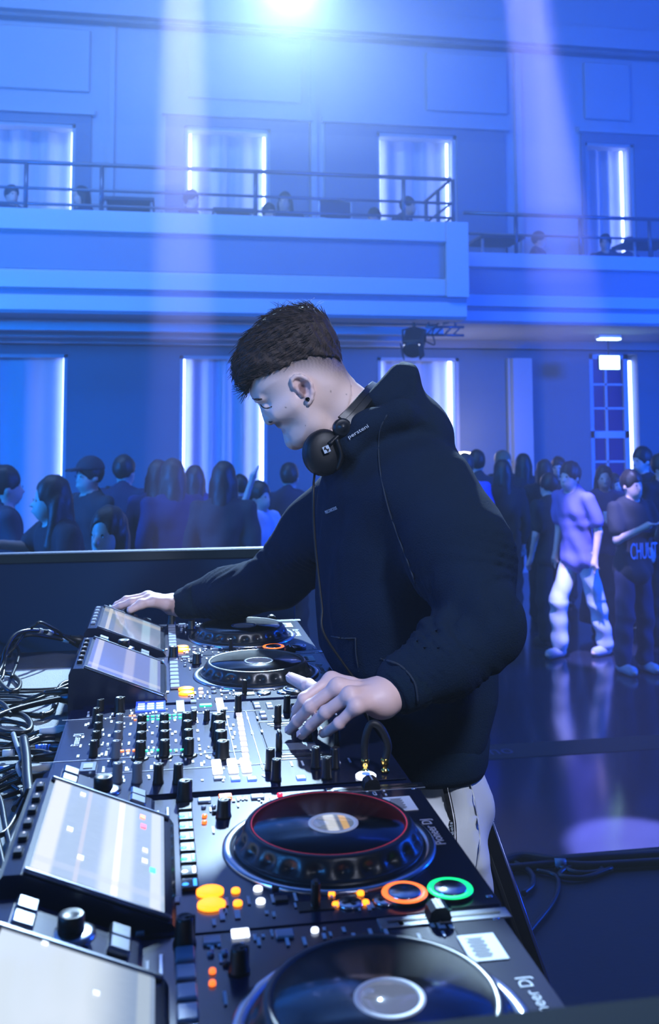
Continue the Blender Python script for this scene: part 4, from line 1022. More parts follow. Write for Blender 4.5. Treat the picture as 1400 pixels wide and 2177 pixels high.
def wrinkle(x, y, z):
    w = 0
    for (a, b_, amp, f, lo_, hi_) in ((Sl, El, .0050, 95, .35, 1.05), (El, Wl, .0052, 120, -.1, .8), (Sr, Er, .0045, 95, .3, 1.0), (Er, Wr, .0050, 120, 0, .85)):
        d = np.array(b_ - a); L_ = np.linalg.norm(d); d = d / L_
        t = ((x - a[0]) * d[0] + (y - a[1]) * d[1] + (z - a[2]) * d[2]); r = np.sqrt(np.maximum((x - a[0]) ** 2 + (y - a[1]) ** 2 + (z - a[2]) ** 2 - t * t, 0))
        m = sm(lo_ * L_, (lo_ + .35) * L_, t) * (1 - sm(hi_ * L_, (hi_ + .1) * L_, t)) * (1 - sm(.09, .12, r))
        q = np.sin(f * t + 4.5 * np.sin(17 * x + 23 * z + 9 * y) + 3.0 * np.sin(29 * y - 13 * z)); env = .5 + .5 * np.sin(21 * x - 27 * z + 15 * y + 2 * np.sin(13 * z))
        w = w + amp * m * env * (1 - np.abs(q) ** .8 * 1.6)
    m = sm(.95, 1.1, z) * (1 - sm(1.36, 1.46, z)) * (1 - sm(.60, .66, x)); w = w + .0035 * m * np.sin(62 * y + 24 * x + 3 * np.sin(9 * z)) + .0022 * np.sin(38 * x - 20 * z + 25 * y)
    return w
G.warp(wrinkle)
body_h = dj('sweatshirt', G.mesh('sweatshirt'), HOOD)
# ribbed cuffs and hem
for a, b_, r0, r1 in ((El.lerp(Wl, .74), Wl + (Wl - El).normalized() * -.012, .043, .0365), (Er.lerp(Wr, .74), Wr + (Wr - Er).normalized() * -.010, .041, .035)):
    ax = (b_ - a); n = 40; b = MB(); z_ = ax.normalized(); x_ = z_.cross(Vector((0, 0, 1))).normalized(); y_ = z_.cross(x_); rings = []
    for t, k in ((0, .8), (.06, 1.04), (.5, 1.0), (.92, .96), (1, .90), (1, .72), (.8, .7)):
        rings.append([b.b.verts.new(a + ax * t + (x_ * math.cos(2 * PI * i / n) + y_ * math.sin(2 * PI * i / n)) * ((r0 + (r1 - r0) * t) * k + (.0008 if i % 2 else 0))) for i in range(n)])
    for p, q in zip(rings, rings[1:]):
        for i in range(n): b.b.faces.new((p[i], p[(i + 1) % n], q[(i + 1) % n], q[i])).smooth = True
    dj('cuff', b.mesh('cuff'), RIB)
b = MB(); n = 90; rings = []
for (z, rx, ry) in ((1.0, .118, .188), (.995, .121, .192), (.955, .117, .187), (.942, .112, .182), (.945, .102, .172)):
    rings.append([b.b.verts.new((.478 + rx * np.sign(math.cos(2 * PI * i / n)) * abs(math.cos(2 * PI * i / n)) ** .83, YH + ry * np.sign(math.sin(2 * PI * i / n)) * abs(math.sin(2 * PI * i / n)) ** .83, z)) for i in range(n)])
for p, q in zip(rings, rings[1:]):
    for i in range(n): b.b.faces.new((p[i], p[(i + 1) % n], q[(i + 1) % n], q[i])).smooth = True
dj('hem_band', b.mesh('hem_band'), RIB)
# seams, pocket edge and small prints where they lie on the cloth
def seam(name, px, r=.0013, m=RIB, par=body_h):
    pts = [rayhit(G, u, v, .0022) for u, v in spline2(px)]; pts = [p for p in pts if p is not None]
    if len(pts) > 2:
        me = MB().tube(pts, r, 5).mesh(name); me.transform(Matrix.Translation(-DL)); return put(name, me, m, par)
def spline2(px, n=6): return [(p.x, p.y) for p in spline([Vector((u, v, 0)) for u, v in px], n)]
SEAM = mat('seam_dark', rgb(26, 40, 58), .8)
seam('seam', [(822, 882), (806, 920), (806, 990), (822, 1070), (845, 1140), (868, 1200), (882, 1240)], .0013, SEAM)
seam('seam', [(704, 1353), (728, 1357), (755, 1357)], .0016, SEAM); seam('seam', [(755, 1357), (756, 1390), (762, 1428)], .0013, SEAM)
seam('seam', [(808, 1400), (850, 1415), (880, 1450), (888, 1495)], .0016, SEAM)
def print_on(S, body, px0, px1, size, m, name='lettering', lift=.0025, par=body_h):
    a, c = rayhit(S, *px0, .0), rayhit(S, *px1, .0)
    if a is None or c is None: return
    X_ = (c - a).normalized(); view = -ray((px0[0] + px1[0]) / 2, (px0[1] + px1[1]) / 2).normalized(); Y_ = view.cross(X_).normalized(); Z_ = X_.cross(Y_)
    cu = text(name, body, size, m, None, (0, 0, 0), extrude=.0002); me = cu.data; bpy.data.objects.remove(cu)
    xs = [v.co.x for v in me.vertices]; k = (c - a).length / (max(xs) - min(xs))
    R = Matrix((X_ * k, Y_, Z_)).transposed().to_4x4(); R.translation = (a + c) / 2 + view * lift - DL; me.transform(R); return put(name, me, None, par)
PRN = mat('print_silver', rgb(170, 185, 200), .5)
print_on(G, 'PRECONSCIOUS', (691, 1090), (715, 1080), .0085, PRN, lift=.006)
print_on(G, 'persteni', (740, 930), (782, 905), .0095, mat('print_pale', rgb(215, 222, 228), .5), lift=.006)
# --- trousers and shoes
T = SDF([.30, 1.55, -.02], [.72, 2.12, 1.02], .009)
T.tower([(.82, .49, YH, .098, .172), (.88, .487, YH, .102, .176), (.99, .482, YH, .100, .168)], .03)
for s in (-1, 1):
    T.cap((.492, YH + s * .088, .84), (.500, YH + s * .108, .46), .088, .086, .04).cap((.498, YH + s * .108, .46), (.515, YH + s * .118, .08), .082, .068, .03)
T.warp(lambda x, y, z: .004 * np.sin(45 * z + 30 * x + 3 * np.sin(14 * y)) + .0025 * np.sin(80 * x + 22 * z) + .003 * np.sin(60 * y + 30 * z))
T.halfspace((.5, YH, .02), (0, 0, -1)); tro = dj('trousers', T.mesh('trousers'), TROU)
def strip(px, wid, m, name, lift=.002):
    b = MB(); A = []
    for u, v in spline2(px, 8):
        row = [rayhit(T, u + wid * k, v) for k in (-.5, -.17, .17, .5)]
        if any(p is None for p in row): continue
        vdir = -ray(u, v).normalized() * lift; A.append([b.b.verts.new(p + vdir) for p in row])
    for p, q in zip(A, A[1:]):
        for k in range(3): b.b.faces.new((p[k], p[k + 1], q[k + 1], q[k])).smooth = True
    me = b.mesh(name); me.transform(Matrix.Translation(-DL)); return put(name, me, m, tro)
path = [(947, 1674), (955, 1710), (962, 1750), (964, 1790), (967, 1830), (973, 1875)]
strip(path, 14, mat('tape_black', rgb(15, 16, 20), .6), 'side_stripe', .0055)
strip([(u + 3.5, v) for u, v in path], 2, mat('tape_white', rgb(230, 230, 232), .6), 'stripe_line', .0070)
print_on(T, 'reels', (962, 1782), (958, 1748), .008, PRN, lift=.0085, par=tro)
strip([(1000, 1665), (1012, 1720), (1020, 1790), (1012, 1850)], 2.5, mat('nylon_seam', rgb(190, 195, 200), .6), 'seam', .005)
for s in (-1, 1):
    S_ = SDF([.26, YH + s * .12 - .08, -.01], [.62, YH + s * .12 + .08, .14], .006)
    S_.cap((.35, YH + s * .12, .045), (.52, YH + s * .12, .05), .042, .045, .02).ell((.53, YH + s * .12, .08), (.05, .042, .05), .02).halfspace((0, 0, .003), (0, 0, -1))
    dj('shoe', S_.mesh('shoe'), mat('shoe_white', rgb(200, 200, 205), .5))
# --- headphones round the neck (worn, hang on him: a thing of their own)
hc = atY(688, 962, YH - .105)
HP = thing('headphones', 'black headphones hanging around the neck of the man in the sweatshirt', 'headphones', hc)
hpl = lambda me, nm, m, par=HP: (me.transform(Matrix.Translation(-hc)), put(nm, me, m, par))[1]
HPM = mat('headphone_black', rgb(11, 14, 20), .5, spec=.35)
ax = Vector((.06, -1, .10)).normalized()
def cup(center, ax, name):
    R = ax.to_track_quat('Z', 'Y').to_matrix().to_4x4(); R.translation = center
    m1 = MB().lathe([(.018, -.034), (.030, -.032), (.036, -.022), (.037, -.012), (.034, -.004), (.036, 0)], 32, sx=.98, sy=1.12).mesh('cushion'); m1.transform(R)
    m2 = MB().lathe([(.036, -.004), (.0365, .006), (.034, .014), (.028, .019), (.012, .0205), (0, .0205)], 32, sx=1, sy=1.14).mesh(name); m2.transform(R)
    o = hpl(m2, 'ear_cup', HPM); hpl(m1, 'ear_cushion', RUB, o); return o, R
cupn, Rn = cup(hc, ax, 'ear_cup')
cup(atY(688, 962, YH + .095), Vector((.06, 1, .10)), 'ear_cup')
pv = atY(727, 909, YH - .118)                               # swivel joint
m_ = MB().lathe([(.0165, -.008), (.0165, .004), (.013, .0065), (.0085, .0065), (.0075, .009), (.0, .0105)], 28).mesh('swivel'); R = ax.to_track_quat('Z', 'Y').to_matrix().to_4x4(); R.translation = pv; m_.transform(R)
hpl(m_, 'swivel', mat('headphone_satin', rgb(13, 18, 26), .42, spec=.5))
hpl(MB().tube(spline([pv + Vector((0, .004, -.005)), pv.lerp(hc, .45) + Vector((.004, -.004, .004)), hc + ax * .018 + Vector((.004, 0, .012))], 5), .0085, 8, flat=.5).mesh('yoke'), 'yoke', HPM)
hpl(MB().box((0, 0, 0), (.001, .001, .001)).tube(spline([hc + ax * .021 + Vector((.018, 0, .022)), hc + ax * .022 + Vector((.026, 0, -.006)), hc + ax * .018 + Vector((.020, .0, -.030))], 6), [.012] * 13, 8, flat=.35).mesh('cup_plate'), 'cup_plate', HPM)
# headband: flat arc from the near swivel round the nape to the far side
arc = [pv + Vector((.004, .004, .010)), atY(752, 876, YH - .106), atY(780, 843, YH - .080), atY(797, 826, YH - .035), atY(800, 822, YH + .02), atY(788, 832, YH + .07), atY(752, 876, YH + .098), atY(727, 909, YH + .108)]
def band(pts, wid, th, name, m, off=0.):
    P_ = spline(pts, 8); b = MB(); rings = []; cen = atY(760, 900, YH)
    for i, p in enumerate(P_):
        t = (P_[min(i + 1, len(P_) - 1)] - P_[max(i - 1, 0)]).normalized(); o_ = (p - cen); o_ -= t * o_.dot(t); o_.normalize(); w_ = t.cross(o_).normalized()
        c = p + o_ * off; rings.append([b.b.verts.new(c + w_ * a * wid / 2 + o_ * h_ * th / 2) for a, h_ in ((-1, -.6), (-.8, 1), (-.08, 1), (-.05, .7), (.05, .7), (.08, 1), (.8, 1), (1, -.6), (0, -1))])
    k = len(rings[0])
    for p, q in zip(rings, rings[1:]):
        for i in range(k): b.b.faces.new((p[i], p[(i + 1) % k], q[(i + 1) % k], q[i])).smooth = False
    b.b.faces.new(rings[0]); b.b.faces.new(rings[-1][::-1]); return hpl(b.mesh(name), name, m)
band(arc, .030, .011, 'headband', MATS['headphone_satin'])
# emblem on the cup: pale square with a slanted band
ep = rayhit_c = hc + ax * .0212 + Vector((.0, 0, .004))
vdir = -ray(690, 963).normalized(); Xd = Vector((.83, 0, .35)).normalized(); Yd = vdir.cross(Xd).normalized()
def emb(pts, m, lift, nm):
    b = MB(); b.poly([ep + Xd * p[0] * .006 + Yd * p[1] * .006 + vdir * (.006 + lift) for p in pts]); return hpl(b.mesh(nm), nm, m)
emb([(-1, -1), (1, -1), (1, 1), (-1, 1)], PRN, 0, 'emblem'); emb([(-.85, .1), (-.3, .85), (.1, .85), (-.2, 0), (.85, -.1), (.3, -.85), (-.1, -.85), (.2, 0)], HPM, .0006, 'emblem_mark')
# coiled lead: falls from the cup along his chest to the mixer
lead = [hc + Vector((-.015, .01, -.036)), atY(666, 1040, 1.70), atY(667, 1120, 1.695), atY(674, 1200, 1.69), atY(684, 1290, 1.675), atY(690, 1350, 1.66), Vector((.337, 1.655, 1.11)), Vector((.345, 1.64, 1.07)), Vector((.352, 1.6, 1.0))]
hpl(MB().tube(spline(lead, 10), .0022, 7).mesh('lead'), 'lead', RUB)
# the jack lead looping into the mixer front
c0 = atZ(776, 1642, DZ + .002); c1 = atZ(818, 1641, DZ + .002)
ld = thing('jack_lead', 'black cable looping up out of the mixer front corner on gold plugs', 'cable', c0)
ld_l = lambda me, nm, m: (me.transform(Matrix.Translation(-c0)), put(nm, me, m, ld))[1]
GOLD = mat('gold_plug', rgb(225, 185, 90), .2, 1)
lp = [c0 + Vector((0, 0, .012)), c0 + Vector((0, .0, .04)), c0.lerp(c1, .28) + Vector((0, 0, .061)), c0.lerp(c1, .75) + Vector((0, 0, .058)), c1 + Vector((.004, 0, .035)), c1 + Vector((0, 0, .012))]
ld_l(MB().tube(spline(lp, 8), .0052, 8).mesh('lead'), 'lead', RUB)
for c in (c0, c1): ld_l(MB().lathe([(.0055, 0), (.0055, .003), (.0036, .004), (.0036, .008), (.0055, .009), (.0058, .016), (.005, .018)], 14, c).mesh('plug'), 'plug', GOLD)
# ================================================================ THE CROWD
CLOTH = {}
def cloth(r, g, b, rough=.85): 
    k = 'cloth_%d_%d_%d' % (r, g, b)
    return mat(k, rgb(r, g, b), rough, vary=.15, vscale=9)
SKN = mat('crowd_skin', rgb(205, 170, 155), .5, vary=.06, vscale=14)
HAIRC = {'dark': mat('crowd_hair_dark', rgb(34, 27, 25), .5, bump=.4, bscale=90, vary=.3, vscale=40), 'brown': mat('crowd_hair_brown', rgb(66, 48, 38), .5, bump=.4, bscale=90, vary=.3, vscale=40), 'fair': mat('crowd_hair_fair', rgb(130, 104, 76), .5, bump=.4, bscale=90, vary=.3, vscale=40)}
EYEM = mat('crowd_eye', rgb(25, 20, 22), .3)
def figure(label, x, y, z, h, rz, shirt, trous, hair='short', hcol='dark', arms=('down', 'down'), sleeve='long', legs='stand', lean=0, vox=.021, head_turn=0, shoes=(30, 30, 34), group=None, seat=.46, extra=None, skirt=False, sit_back=0):
    """a standing or seated person, front towards local -y; arms: left hand side then right as seen from the front"""
    P = thing('person', label, 'person', (x, y, z), rz, group); k = h / 1.75; V = lambda a, b, c: np.array((a * k, b * k, c * k))
    dz = 0
    hipz = .92
    if legs == 'sit': dz = seat / k + .10 - hipz
    sh = lambda c: np.array((0, -math.sin(lean) * max(0, c - hipz), (math.cos(lean) - 1) * max(0, c - hipz) + dz)) * k
    U = lambda a, b, c: V(a, b, c) + sh(c)                 # upper body point, leaned about the hip
    S, E_, Wt = {}, {}, {}
    for s, pose in ((-1, arms[0]), (1, arms[1])):
        S[s] = U(s * .185, 0, 1.43)
        if pose == 'down': E_[s] = U(s * .235, .03, 1.14); Wt[s] = U(s * .235, -.05, .90)
        elif pose == 'cross': E_[s] = U(s * .24, -.06, 1.15); Wt[s] = U(-s * .06, -.22, 1.18)
        elif pose == 'phone': E_[s] = U(s * .22, -.08, 1.16); Wt[s] = U(s * .09, -.27, 1.28)
        elif pose == 'up': E_[s] = U(s * .30, -.10, 1.52); Wt[s] = U(s * .24, -.16, 1.78)
        elif pose == 'reach': E_[s] = U(s * .40, -.12, 1.26); Wt[s] = U(s * .62, -.26, 1.20)
        elif pose == 'stretch': E_[s] = U(s * .20, -.12, 1.33); Wt[s] = U(s * .12, -.36, 1.38)
        elif pose == 'hip': E_[s] = U(s * .34, .06, 1.18); Wt[s] = U(s * .18, -.04, 1.0)
        elif pose == 'fwd': E_[s] = U(s * .22, -.10, 1.17); Wt[s] = U(s * .12, -.32, 1.08)
        elif pose == 'swing': E_[s] = U(s * .22, -.07, 1.15); Wt[s] = U(s * .20, -.23, .95)
    K, A = {}, {}
    for s in (-1, 1):
        if legs == 'stand': K[s] = V(s * .105, -.01, .50); A[s] = V(s * .12, .02, .085)
        elif legs == 'stride': K[s] = V(s * .09, -.15 * s * -1 - .03, .50); A[s] = V(s * .09, -.23 * s * -1 + (.06 if s < 0 else .0), .085)
        elif legs == 'sit': K[s] = V(s * .12, -.42, hipz + dz + .02); A[s] = V(s * .13, -.40, .085)
    Hp = {s: V(s * .085, 0, hipz + dz) for s in (-1, 1)}
    hc = U(0, -.03, 1.615)
    pts = np.array([p for d in (S, E_, Wt, K, A, Hp) for p in d.values()] + [hc + V(0, 0, .16), V(0, 0, 0)])
    lo = pts.min(0) - .24 * k; hi = pts.max(0) + .24 * k; lo[2] = max(lo[2], -.03)
    ct, st = math.cos(head_turn), math.sin(head_turn); hr = lambda a, b, c: hc + V(a * ct - b * st, a * st + b * ct, c)
    B = SDF(lo, hi, vox)
    B.ell(hc + V(0, .01, .03), V(.075, .095, .108), .02).ell(hr(0, -.025, -.045), V(.058, .070, .075), .03)
    B.cap(hr(0, -.09, .0), hr(0, -.105, -.025), .012 * k, .016 * k, .01)
    for s in (-1, 1): B.ell(hr(s * .078, .01, -.01), V(.012, .02, .03), .008); B.ell(hr(s * .032, -.105, .012), V(.016, .016, .012), .012, cut=True)
    B.ell(hr(0, -.092, -.062), V(.026, .016, .010), .008)
    B.cap(hc + V(0, .01, -.05), U(0, 0, 1.44), .052 * k, .058 * k, .02)
    tw = [(hipz - .06, .150, .10), (hipz + .06, .150, .105), (1.12, .135, .10), (1.30, .165, .115), (1.40, .165, .10), (1.47, .09, .07)]
    def torso(G, g):
        for (c0, a0, b0), (c1, a1, b1) in zip(tw, tw[1:]):
            for t in (0, .5):
                c = c0 + (c1 - c0) * t; G.ell(U(0, 0, c), V(a0 + (a1 - a0) * t, b0 + (b1 - b0) * t, .09) + g, .03)
    torso(B, 0)
    for s in (-1, 1):
        B.cap(S[s], E_[s], .047 * k, .038 * k, .03).cap(E_[s], Wt[s], .037 * k, .026 * k, .012)
        d = (Wt[s] - E_[s]); d /= np.linalg.norm(d); sd = np.cross(d, (0, 0, 1.)); sd = sd / (np.linalg.norm(sd) + 1e-6); nn = np.cross(sd, d)
        c = Wt[s] + d * .045 * k; B.cap(Wt[s], c, .027 * k, .034 * k, .01)
        fr = max(.0085 * k, vox * .62)
        for f in range(4): b0 = c + sd * (f - 1.5) * .021 * k + d * .02 * k; B.cap(b0, b0 + d * (.058, .068, .064, .05)[f] * k - nn * .02 * k, fr, fr * .9, .004)
        B.cap(c - sd * .02 * k, c - sd * .05 * k + d * .035 * k - nn * .01, fr * 1.1, fr, .006)
        B.cap(Hp[s], K[s], .078 * k, .055 * k, .03).cap(K[s], A[s], .053 * k, .036 * k, .02)
        B.ell(A[s] + V(0, -.07, -.045), V(.042, .12, .038), .02)
    me = B.mesh('body'); put('body', me, SKN, P)
    for s in (-1, 1): MB().lathe([(.0, -.002), (.005, -.0015), (.008, 0)], 10, tuple(hr(s * .032, -.094, .012)), (PI / 2, 0, head_turn), cap=False).put('eye', EYEM, P)
    # shirt
    G = SDF(lo, hi, vox); torso(G, .017); G.ell(U(0, 0, hipz - .05), V(.178, .142, .11), .03)
    for s in (-1, 1):
        G.cap(S[s], E_[s], .064 * k, .056 * k, .03) if sleeve == 'long' else G.cap(S[s], S[s] + (E_[s] - S[s]) * .72, .064 * k, .066 * k, .03)
        if sleeve == 'long': G.cap(E_[s], E_[s] + (Wt[s] - E_[s]) * .92, .054 * k, .038 * k, .015)
    G.cap(U(0, .02, 1.44), U(0, .015, 1.50), .075 * k, .066 * k, .02); G.cap(U(0, -.03, 1.50), U(0, -.03, 1.62), .056 * k, .06 * k, .01, cut=True)
    G.warp(lambda x, y, z: .006 * np.sin(24 * z + 19 * x + 2 * np.sin(11 * y + 7 * x)) + .003 * np.sin(50 * x + 20 * z))
    sh_o = put('shirt', G.mesh('shirt'), cloth(*shirt), P)
    # trousers or skirt
    G = SDF(lo, hi, vox)
    G.ell(V(0, 0, hipz + dz), V(.155, .112, .11), .03)
    if skirt: G.tower([(.12, 0, 0, .30 * k, .26 * k), (.5 * k, 0, 0, .24 * k, .20 * k), (.9 * k, 0, 0, .165 * k, .13 * k)], .03)
    else:
        for s in (-1, 1): G.cap(Hp[s] - V(0, 0, .05), K[s], .088 * k, .080 * k, .03).cap(K[s], A[s] + V(0, 0, .02), .080 * k, .072 * k, .03)
    G.warp(lambda x, y, z: .006 * np.sin(38 * z + 12 * x) * (z < .5 * k) + .004 * np.sin(30 * z + 40 * x))
    put('skirt' if skirt else 'trousers', G.mesh('trousers'), cloth(*trous), P)
    for s in (-1, 1):
        G = SDF(A[s] - V(.09, .23, .1), A[s] + V(.09, .12, .1), min(vox, .014)); G.cap(A[s] + V(0, -.13, -.04), A[s] + V(0, .02, -.035), .045 * k, .046 * k, .01).halfspace((0, 0, A[s][2] - .083 * k), (0, 0, -1)); put('shoe', G.mesh('shoe'), cloth(*shoes), P)
    # hair
    G = SDF(hc - V(.22, .22, .50), hc + V(.22, .26, .24), vox * .8)
    G.ell(hc + V(0, .02, .045), V(.088, .108, .112), .01)
    if hair == 'short': G.ell(hr(0, -.11, -.045), V(.085, .075, .095), .008, cut=True); G.ell(hc + V(0, .0, -.12), V(.12, .12, .09), .01, cut=True)
    elif hair == 'long':
        G.cap(hr(0, .055, -.02), hr(0, .075, -.30), .085 * k, .075 * k, .03)
        for s in (-1, 1): G.cap(hr(s * .065, .03, .0), hr(s * .085, .0, -.26), .038 * k, .036 * k, .02)
        G.ell(hr(0, -.12, -.025), V(.066, .092, .118), .01, cut=True)
    elif hair == 'bun': G.ell(hr(0, .10, .11), V(.05, .05, .045), .01); G.ell(hr(0, -.11, -.045), V(.085, .075, .095), .008, cut=True); G.ell(hc + V(0, .0, -.13), V(.12, .12, .09), .01, cut=True)
    elif hair in ('cap', 'hood'):
        G.ell(hr(0, -.11, -.045), V(.085, .075, .095), .008, cut=True); G.ell(hc + V(0, .0, -.12), V(.12, .12, .09), .01, cut=True)
    G.warp(lambda x, y, z: .004 * np.sin(70 * x + 40 * y) * np.sin(55 * y - 30 * z))
    put('hair', G.mesh('hair'), HAIRC[hcol], P)
    if hair == 'cap':
        G = SDF(hc - V(.2, .3, .1), hc + V(.2, .25, .25), vox * .7); G.ell(hc + V(0, .015, .055), V(.097, .117, .112), .01).halfspace(hc + V(0, 0, .055), (0, 0, -1))
        G.cap(hr(-.03, -.10, .066), hr(-.03, -.18, .058), .014 * k, .012 * k, .01).cap(hr(.03, -.10, .066), hr(.03, -.18, .058), .014 * k, .012 * k, .01).cap(hr(0, -.10, .066), hr(0, -.19, .058), .014 * k, .012 * k, .01); put('cap', G.mesh('cap'), cloth(40, 42, 50), P)
    if hair == 'hood':
        G = SDF(hc - V(.22, .25, .3), hc + V(.22, .25, .25), vox * .7); G.ell(hc + V(0, .03, .03), V(.115, .125, .145), .02).cap(hc + V(0, .04, -.08), U(0, .05, 1.44), .09 * k, .12 * k, .03); G.ell(hr(0, -.15, -.03), V(.075, .12, .105), .01, cut=True); put('hood', G.mesh('hood'), cloth(*shirt), P)
    if extra: extra(P, k, hr, U, Wt, sh_o)
    return P
def stand(u, v, Y, rz_deg, label, shirt, trous, **kw):
    """a person whose crown shows at (u, v) when standing Y metres into the hall"""
    p = atY(u, v, Y); h = (p.z - FZ) / 1.022
    return figure(label, p.x, Y, FZ, h, math.radians(rz_deg), shirt, trous, **kw)
DK, NV, BK, GY = (38, 40, 48), (30, 36, 62), (20, 20, 24), (80, 84, 96)
# left of the man at the decks
stand(6, 982, 6.6, 110, 'person in a dark jacket at the far left edge of the view', (45, 50, 62), BK, hair='short', arms=('fwd', 'down'), vox=.018)
def bracelet(P, k, hr, U, Wt, sh): pass
stand(146, 1000, 5.9, -62, 'long-haired person in a short-sleeved dark top stretching a bare lit arm to the left', (26, 28, 36), BK, hair='long', hcol='dark', arms=('stretch', 'fwd'), sleeve='short', lean=.12, vox=.016, head_turn=-.3)
stand(196, 966, 7.6, -50, 'person in a dark cap with its brim to the left', DK, BK, hair='cap', vox=.02)
stand(262, 961, 8.3, 150, 'tall short-haired person seen from behind, beside the one in a cap', NV, BK, hair='short')
stand(336, 972, 7.9, 170, 'long-haired person from behind in the middle of the left crowd', (34, 44, 92), BK, hair='long', hcol='brown')
stand(368, 968, 7.4, 200, 'long-haired person from behind, right of another long-haired one', (30, 38, 84), BK, hair='long', hcol='brown')
stand(414, 984, 8.6, 190, 'shorter person from behind with rounded hair left of the glowing niche edge', (36, 50, 110), NV, hair='long', hcol='dark')
stand(475, 974, 7.0, 165, 'long-haired person in dark clothes before the bright middle niche', DK, BK, hair='long', hcol='dark')
stand(511, 1004, 9.3, 200, 'short person half hidden in the crowd under the bright niche', (50, 52, 60), BK, hair='short')
stand(548, 1016, 7.7, 40, 'person in a pale shirt raising both arms near the right edge of the bright niche', (190, 195, 215), DK, hair='short', arms=('up', 'fwd'), sleeve='short')
stand(614, 978, 8.7, 160, 'dark figure standing just left of the man at the decks', NV, BK, hair='short', arms=('fwd', 'fwd'))
stand(232, 1030, 9.2, 10, 'person in the back row between the cap wearer and the long-haired pair', DK, BK, hair='bun')
# the woman close to the booth
figure('smiling woman with long dark hair, her lit face turned left, close behind the booth panel', atY(236, 1066, 4.75).x, 4.75, FZ, (atY(236, 1066, 4.75).z - FZ) / 1.022, math.radians(-30), (30, 36, 48), BK, hair='long', hcol='dark', vox=.0115, arms=('down', 'down'))
# right of the man at the decks
stand(988, 958, 9.0, 160, 'person in a blue top close behind the hooded shoulder', (70, 90, 190), BK, hair='short', hcol='brown')
stand(1013, 951, 9.6, 175, 'short-haired person in front of the small glowing lamp', DK, BK, hair='short')
stand(1066, 953, 10.9, 30, 'person in the back row before the pale pilaster', DK, BK, hair='short', hcol='fair')
stand(1068, 972, 9.1, 185, 'long-haired person from behind, left one of the pair before the pilaster', BK, BK, hair='long', hcol='dark')
stand(1112, 960, 10.45, 178, 'long-haired person from behind, right one of the pair before the pilaster', (26, 28, 40), BK, hair='long', hcol='dark')
stand(1156, 972, 9.6, 150, 'person with fair-rimmed hair in the middle of the right crowd', (28, 30, 44), BK, hair='long', hcol='brown', arms=('down', 'phone'))
stand(1186, 966, 10.6, -30, 'person in the back row left of the paned window', BK, BK, hair='short')
stand(1168, 1000, 8.6, 200, 'dark-clad person with a small light at the hand in the right crowd', BK, BK, hair='short', arms=('down', 'down'), sleeve='short')
stand(1224, 974, 8.15, -66, 'striding person in a violet tee and pale jeans caught in a light beam', (105, 100, 165), (196, 196, 204), hair='short', hcol='dark', arms=('down', 'down'), sleeve='short', legs='stride', lean=.10, vox=.014, shoes=(160, 160, 172), head_turn=.2)
def badge(P, k, hr, U, Wt, sh):
    p = U(.0, -.165, 1.24); MB().box(tuple(p), (.07 * k, .02, .10 * k), .006).put('lit_badge', mat('badge_paper', rgb(225, 225, 235), .5), P)
stand(1282, 984, 8.95, -20, 'woman with long hair in a wide dark skirt, pale card at her chest', (60, 66, 110), (34, 38, 60), hair='long', hcol='dark', arms=('cross', 'cross'), sleeve='short', skirt=True, extra=badge, vox=.016)
def tee_print(P, k, hr, U, Wt, sh):
    p = U(0, -.155, 1.06); text('lettering', 'CHUUT', .20 * k, mat('tee_print', rgb(165, 172, 205), .6), sh, tuple(p), (PI / 2, 0, 0), .002, .42)
stand(1338, 992, 7.55, 12, 'person in a dark tee with pale block lettering, arms folded high', (24, 26, 34), (30, 34, 60), hair='short', hcol='dark', arms=('phone', 'phone'), sleeve='short', extra=tee_print, vox=.015, shoes=(150, 150, 165))
stand(1366, 944, 9.1, -70, 'tall man in profile before the bright strip at the right', (26, 30, 44), BK, hair='short', hcol='dark')
stand(1402, 958, 8.5, 20, 'person cut by the right edge of the view', (22, 24, 34), BK, hair='short')
stand(1302, 1002, 9.8, 10, 'person behind the woman with the pale card', DK, BK, hair='bun')
# up on the balcony, seated
def seated(u, v, Y, rz, label, shirt, **kw):
    p = atY(u, v, Y); k = (p.z - BFL) / (1.788 - .92 + .10 + .45)
    return figure(label, p.x, Y, BFL, 1.75 * min(max(k, .85), 1.1), math.radians(rz), shirt, BK, legs='sit', seat=(p.z - BFL) - (1.788 - .82) * min(max(k, .85), 1.1) + .0, vox=.024, **kw)
DKB = (44, 58, 90)
seated(24, 389, YF + .75, 30, 'seated person leaning at the far left of the balcony rail', DKB, arms=('fwd', 'fwd'))
seated(176, 392, YF + 1.0, -60, 'seated person on the balcony by the left lit window edge', DKB, hair='long')
seated(404, 400, YF + .9, 60, 'seated person in silhouette before the second lit balcony window', DKB, arms=('fwd', 'down'))
seated(570, 428, YF + .8, 20, 'low seated person at the right edge of the second balcony window', DKB, arms=('fwd', 'fwd'))
seated(606, 404, YF + 1.7, -20, 'seated person between the second and third balcony windows', DKB, hair='long')
seated(838, 414, YF + 1.45, 50, 'seated person leaning before the third balcony window', DKB, lean=.25)
seated(796, 438, YF + .85, -40, 'low seated person left of the one leaning before the third window', (90, 100, 140))
seated(1142, 488, YR + .8, 60, 'seated person with a phone on the right balcony', DKB, arms=('phone', 'fwd'))
seated(1286, 494, YR + .8, -30, 'seated person on the right balcony before the narrow window', DKB)
seated(1336, 500, YR + 1.6, 30, 'seated person right of the narrow balcony window', DKB, arms=('fwd', 'fwd'))
